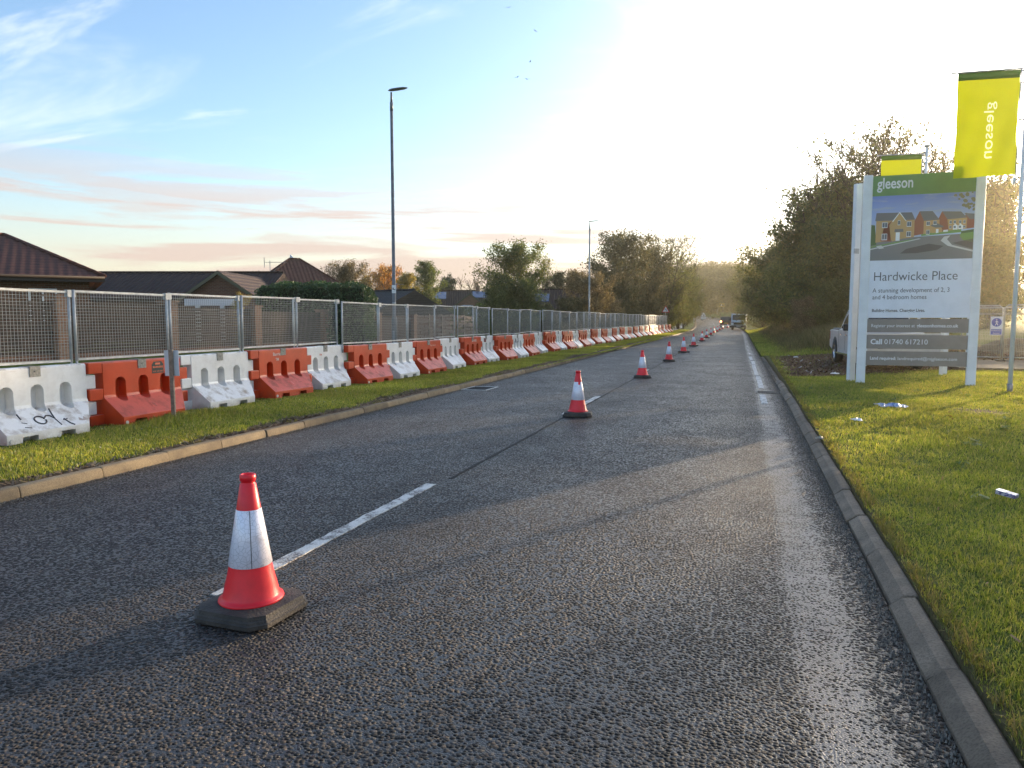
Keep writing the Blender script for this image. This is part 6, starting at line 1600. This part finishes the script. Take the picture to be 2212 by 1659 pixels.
def darkcar(loc, rz):
    r = empty('parked_car', loc, rz)
    M_d = mat('dark maroon paint', (0.05, 0.028, 0.025), .3, .1, 2)
    B = MB(); B.prism([(0, .40), (-.02, 1.05), (.08, 1.15), (.45, 1.85), (2.6, 1.85), (3.3, 1.15), (4.5, 1.0), (4.6, .4)], -.93, .93, 'x'); B.build('body', M_d, r, bevel=.08, seg=3)
    B = MB(); B.prism([(.10, 1.22), (.375, 1.74), (.355, 1.75), (.08, 1.23)], -.78, .78, 'x'); B.build('rear_window', M_glass, r)
    B = MB(); B.box((-.9, -.08, .30), (.9, .05, .48)); B.build('rear_bumper', mat('pale bumper', (.45, .45, .45), .5), r)
    B = MB(); B.box((-.94, -.05, .88), (-.70, .06, 1.16)); m_, n, l, p_ = newmat('lit lamp'); p_.inputs['Base Color'].default_value = (1, .2, .08, 1); p_.inputs['Emission Color'].default_value = (1, .28, .10, 1); p_.inputs['Emission Strength'].default_value = 6; B.build('tail_light', m_, r)
    B = MB(); B.box((.70, -.05, .88), (.92, .06, 1.16)); B.build('tail_light', flat('unlit lamp', (.25, .03, .02), .3), r)
    B = MB(); B.box((-.3, -.045, .70), (.3, -.02, .82)); B.build('number_plate', flat('yellow plate', (.45, .36, .05), .4), r)
    for s in (-1, 1):
        B = MB(); B.box((min(s*.93, s*1.12), 2.3, 1.1), (max(s*.93, s*1.12), 2.45, 1.3)); B.build('door_mirror', M_black, r)
        for yy in (.9, 3.7): o = MB(); o.lathe([(.2, -.11), (.34, -.11), (.36, -.08), (.36, .08), (.34, .11), (.2, .11)], 18); q = o.build('wheel', M_tyre, r, (s*.80, yy, .36)); q.rotation_euler = (0, rad(90), 0)
    return tag(r, 'dark estate car with its left rear light lit, beside the white truck', 'car')
p = at(1568, 124, z=.2); darkcar((p.x, p.y, hgt(p.y)+.02), rad(3))
def smallcar(loc, rz):
    r = empty('parked_car', loc, rz); M_d = mat('pale blue car paint', (0.55, 0.62, 0.68), .3, .05, 2)
    car_body_cut([(-2.0, .3), (-2.05, .75), (-1.9, .92), (1.1, .92), (1.9, .78), (2.0, .55), (1.95, .3)], .85, ((-1.25, .32, .36), (1.25, .32, .36)), 'body', M_d, r)
    B = MB(); B.prism([(-1.75, .9), (-1.3, 1.38), (-.9, 1.45), (.2, 1.43), (.95, .9)], -.72, .72, 'y'); B.build('cab', M_d, r, bevel=.06)
    for s in (-1, 1):
        B = MB(); B.prism([(-1.35, .95), (-1.1, 1.30), (-.35, 1.36), (-.35, .95)], min(s*.722, s*.73), max(s*.722, s*.73), 'y'); B.build('side_window', M_glass, r); B = MB(); B.prism([(-.25, .95), (-.25, 1.36), (.15, 1.34), (.72, .95)], min(s*.722, s*.73), max(s*.722, s*.73), 'y'); B.build('side_window', M_glass, r)
        wheel(r, -1.25, s*.75, .31, .31, .2, s, M_mud); wheel(r, 1.25, s*.75, .31, .31, .2, s, M_mud)
    return tag(r, 'small pale hatchback in front of the solar-panel house', 'car')
p = at(1016, 92, 661); smallcar((p.x, p.y, p.z-1.35), R0+rad(8))

# ------------------------------------------------------------------ wire site fence on the right
def heras(x0, y0, x1, y1, label, h=2.0, notice=False):
    L = math.hypot(x1-x0, y1-y0); r = empty('site_fence_panel', (x0, y0, .12), math.atan2(y1-y0, x1-x0))
    B = MB(); B.tube([(0, 0, .1), (0, 0, h-.1), (.1, 0, h), (L-.1, 0, h), (L, 0, h-.1), (L, 0, .1)], .022, 8); B.tube([(0, 0, .18), (L, 0, .18)], .018, 6); B.tube([(0, 0, h-.28), (L, 0, h-.28)], .008, 5); B.build('frame', M_galv, r)
    B = MB(); 
    for k in range(1, int(L/.05)): B.box((k*.05-.0018, -.002, .19), (k*.05+.0018, .002, h-.01))
    for k in range(1, 9): B.box((.02, -.004, .18+k*.22-.002), (L-.02, -.001, .18+k*.22+.002))
    B.build('wire_mesh', M_galv, r)
    for xx in (0, L): B = MB(); B.box((xx-.12, -.33, -.03), (xx+.12, .33, .10)); B.build('foot_block', mat('concrete foot', (.16, .13, .10), .9, .2, 9), r, bevel=.02)
    if notice:
        B = MB(); B.box((.62*L, -.03, .95), (.62*L+.36, -.026, 1.60)); nb_ = B.build('notice', M_signw, r)
        B = MB(); B.tube([(.62*L+.18, -.031, 1.40), (.62*L+.18, -.0335, 1.40)], .15, 24); B.box((.62*L+.02, -.033, .97), (.62*L+.34, -.031, 1.16)); B.build('blue_symbol', flat('sign blue', (.02, .06, .35), .5), nb_)
        B = MB(); B.lathe([(0, -.02), (.022, 0), (0, .022)], 8, c=(.62*L+.18, -.034, 1.49)); B.tube([(.62*L+.18, -.036, 1.46), (.62*L+.18, -.036, 1.38), (.62*L+.14, -.036, 1.29)], .014, 5); B.tube([(.62*L+.18, -.036, 1.38), (.62*L+.22, -.036, 1.29)], .014, 5); B.tube([(.62*L+.13, -.036, 1.40), (.62*L+.18, -.036, 1.44), (.62*L+.23, -.036, 1.40)], .011, 5); B.build('walking_symbol', M_signw, nb_)
        text('notice_text', 'Pedestrian', .06, M_signw, nb_, (.62*L+.03, -.034, 1.09), (rad(90), 0, 0), depth=.0008, width=.28); text('notice_text', 'Access', .06, M_signw, nb_, (.62*L+.08, -.034, 1.00), (rad(90), 0, 0), depth=.0008, width=.2)
    return tag(r, label, 'fence panel', 'wire site fence panels')
a = at(2030, 26.5, z=.1); b = at(2160, 26.0, z=.1); c = at(2310, 24.8, z=.1)
a2 = at(2094, 26.4, z=.1)
heras(a2.x, a2.y, b.x, b.y, 'wire site fence panel carrying the blue pedestrian notice', notice=True, h=1.98)
heras(b.x+.06, b.y, c.x, c.y, 'wire site fence panel cut off by the right edge of the photo', h=2.0)
d = at(2075, 33, z=.1); heras(d.x, d.y, d.x+3.4, d.y-1.2, 'farther wire site fence panel behind the one with the notice')
B = MB(); r = empty('spoil_heap', (11.5, 33.5, .1))
n = 22; vs = []; fs = []
for j in range(n+1):
    for i in range(n+1):
        u, v = i/n*2-1, j/n*2-1; e = max(0, 1-(u*u+v*v)); vs.append((u*3.4, v*1.8, .85*e**.8*(1+.25*math.sin(u*7+v*3)+.15*math.sin(v*11+u*5))-.05))
for j in range(n):
    for i in range(n): fs.append((j*(n+1)+i, j*(n+1)+i+1, (j+1)*(n+1)+i+1, (j+1)*(n+1)+i))
B.add(vs, fs, 0, True); B.build('earth_mound', mat('site earth', (0.16, 0.12, 0.075), .95, .3, 5, bump=.8, bscale=12), r)
B = MB(); B.add([(.2, -1.6, .35), (1.8, -1.7, .4), (1.9, -1.0, .75), (.3, -.9, .8), (.2, -1.6, .30), (1.8, -1.7, .35), (1.9, -1.0, .7), (.3, -.9, .75)], [(0, 1, 2, 3), (4, 7, 6, 5), (0, 4, 5, 1), (1, 5, 6, 2), (2, 6, 7, 3), (3, 7, 4, 0)]); B.build('pale_sheeting', mat('pale sheeting', (.45, .42, .36), .6, .1, 4), r)
tag(r, 'low earth mound with pale sheeting behind the wire site fence', 'spoil heap')
M_track = mat('site track', (0.15, 0.12, 0.085), .95, .2, 2, bump=.5, bscale=20)
B = MB(); B.box((6.2, 25.5, .05), (26, 44, .165)); tag(B.build('site_ground', M_track), kind='structure')

# things on the lawn beyond the mesh
def blob(name, u, D, v, s, m, label, cat):
    p = at(u, D, v); r = MB(); r.lathe([(0, 0), (s*.5, 0), (s*.55, s*.2), (s*.45, s*.9), (s*.25, s*1.15), (0, s*1.2)], 12); o = r.build(name, m, None, (p.x, p.y, gz_arr(np.array([p.x]), np.array([p.y]))[0])); return tag(o, label, cat)
blob('water_butt', 1000, 38, 715, .35, flat('pale tub', (.45, .52, .60), .5), 'pale tub on the lawn seen through the mesh', 'tub')
blob('bin', 1043, 38, 715, .38, flat('blue tub', (.03, .10, .40), .5), 'dark blue tub on the lawn seen through the mesh', 'tub')
# birds high in the sky
for i, (u, v) in enumerate(((1098, 17), (1157, 68), (1117, 168), (1139, 172), (1145, 134))):
    p = at(u, 26, v); B = MB(); B.add([(0, -.16, 0), (.05, 0, .03), (0, .16, .02), (-.03, 0, 0)], [(0, 1, 3), (1, 2, 3)]); B.add([(-.45, .02, .10), (-.2, .08, .14), (0, .05, .02), (0, -.05, .02), (-.2, -.03, .13)], [(0, 1, 2, 3, 4)]); B.add([(.45, .02, .06), (.2, .08, .12), (0, .05, .02), (0, -.05, .02), (.2, -.03, .11)], [(0, 1, 2, 3, 4)])
    o = B.build('bird', M_black, None, (p.x, p.y, p.z), i*1.3); o.scale = (.3, .3, .3)
    tag(o, 'tiny dark bird high in the sky, ' + ['topmost of the five', 'farthest right of the five', 'lowest left of the close pair', 'right-hand one of the close pair', 'just above the close pair'][i], 'bird', 'birds')

# ------------------------------------------------------------------ morning haze
B = MB(); B.box((-130, -25, -1.0), (110, 300, 19.5))
hm_ = bpy.data.materials.new('haze'); hm_.use_nodes = True; n = hm_.node_tree.nodes; l = hm_.node_tree.links; n.clear()
pv = n.new('ShaderNodeVolumePrincipled'); pv.inputs['Color'].default_value = (.98, .88, .62, 1); pv.inputs['Density'].default_value = .0008; pv.inputs['Anisotropy'].default_value = .86
o = n.new('ShaderNodeOutputMaterial'); l.new(pv.outputs[0], o.inputs['Volume'])
hz_ = B.build('haze', hm_); tag(hz_, kind='stuff')
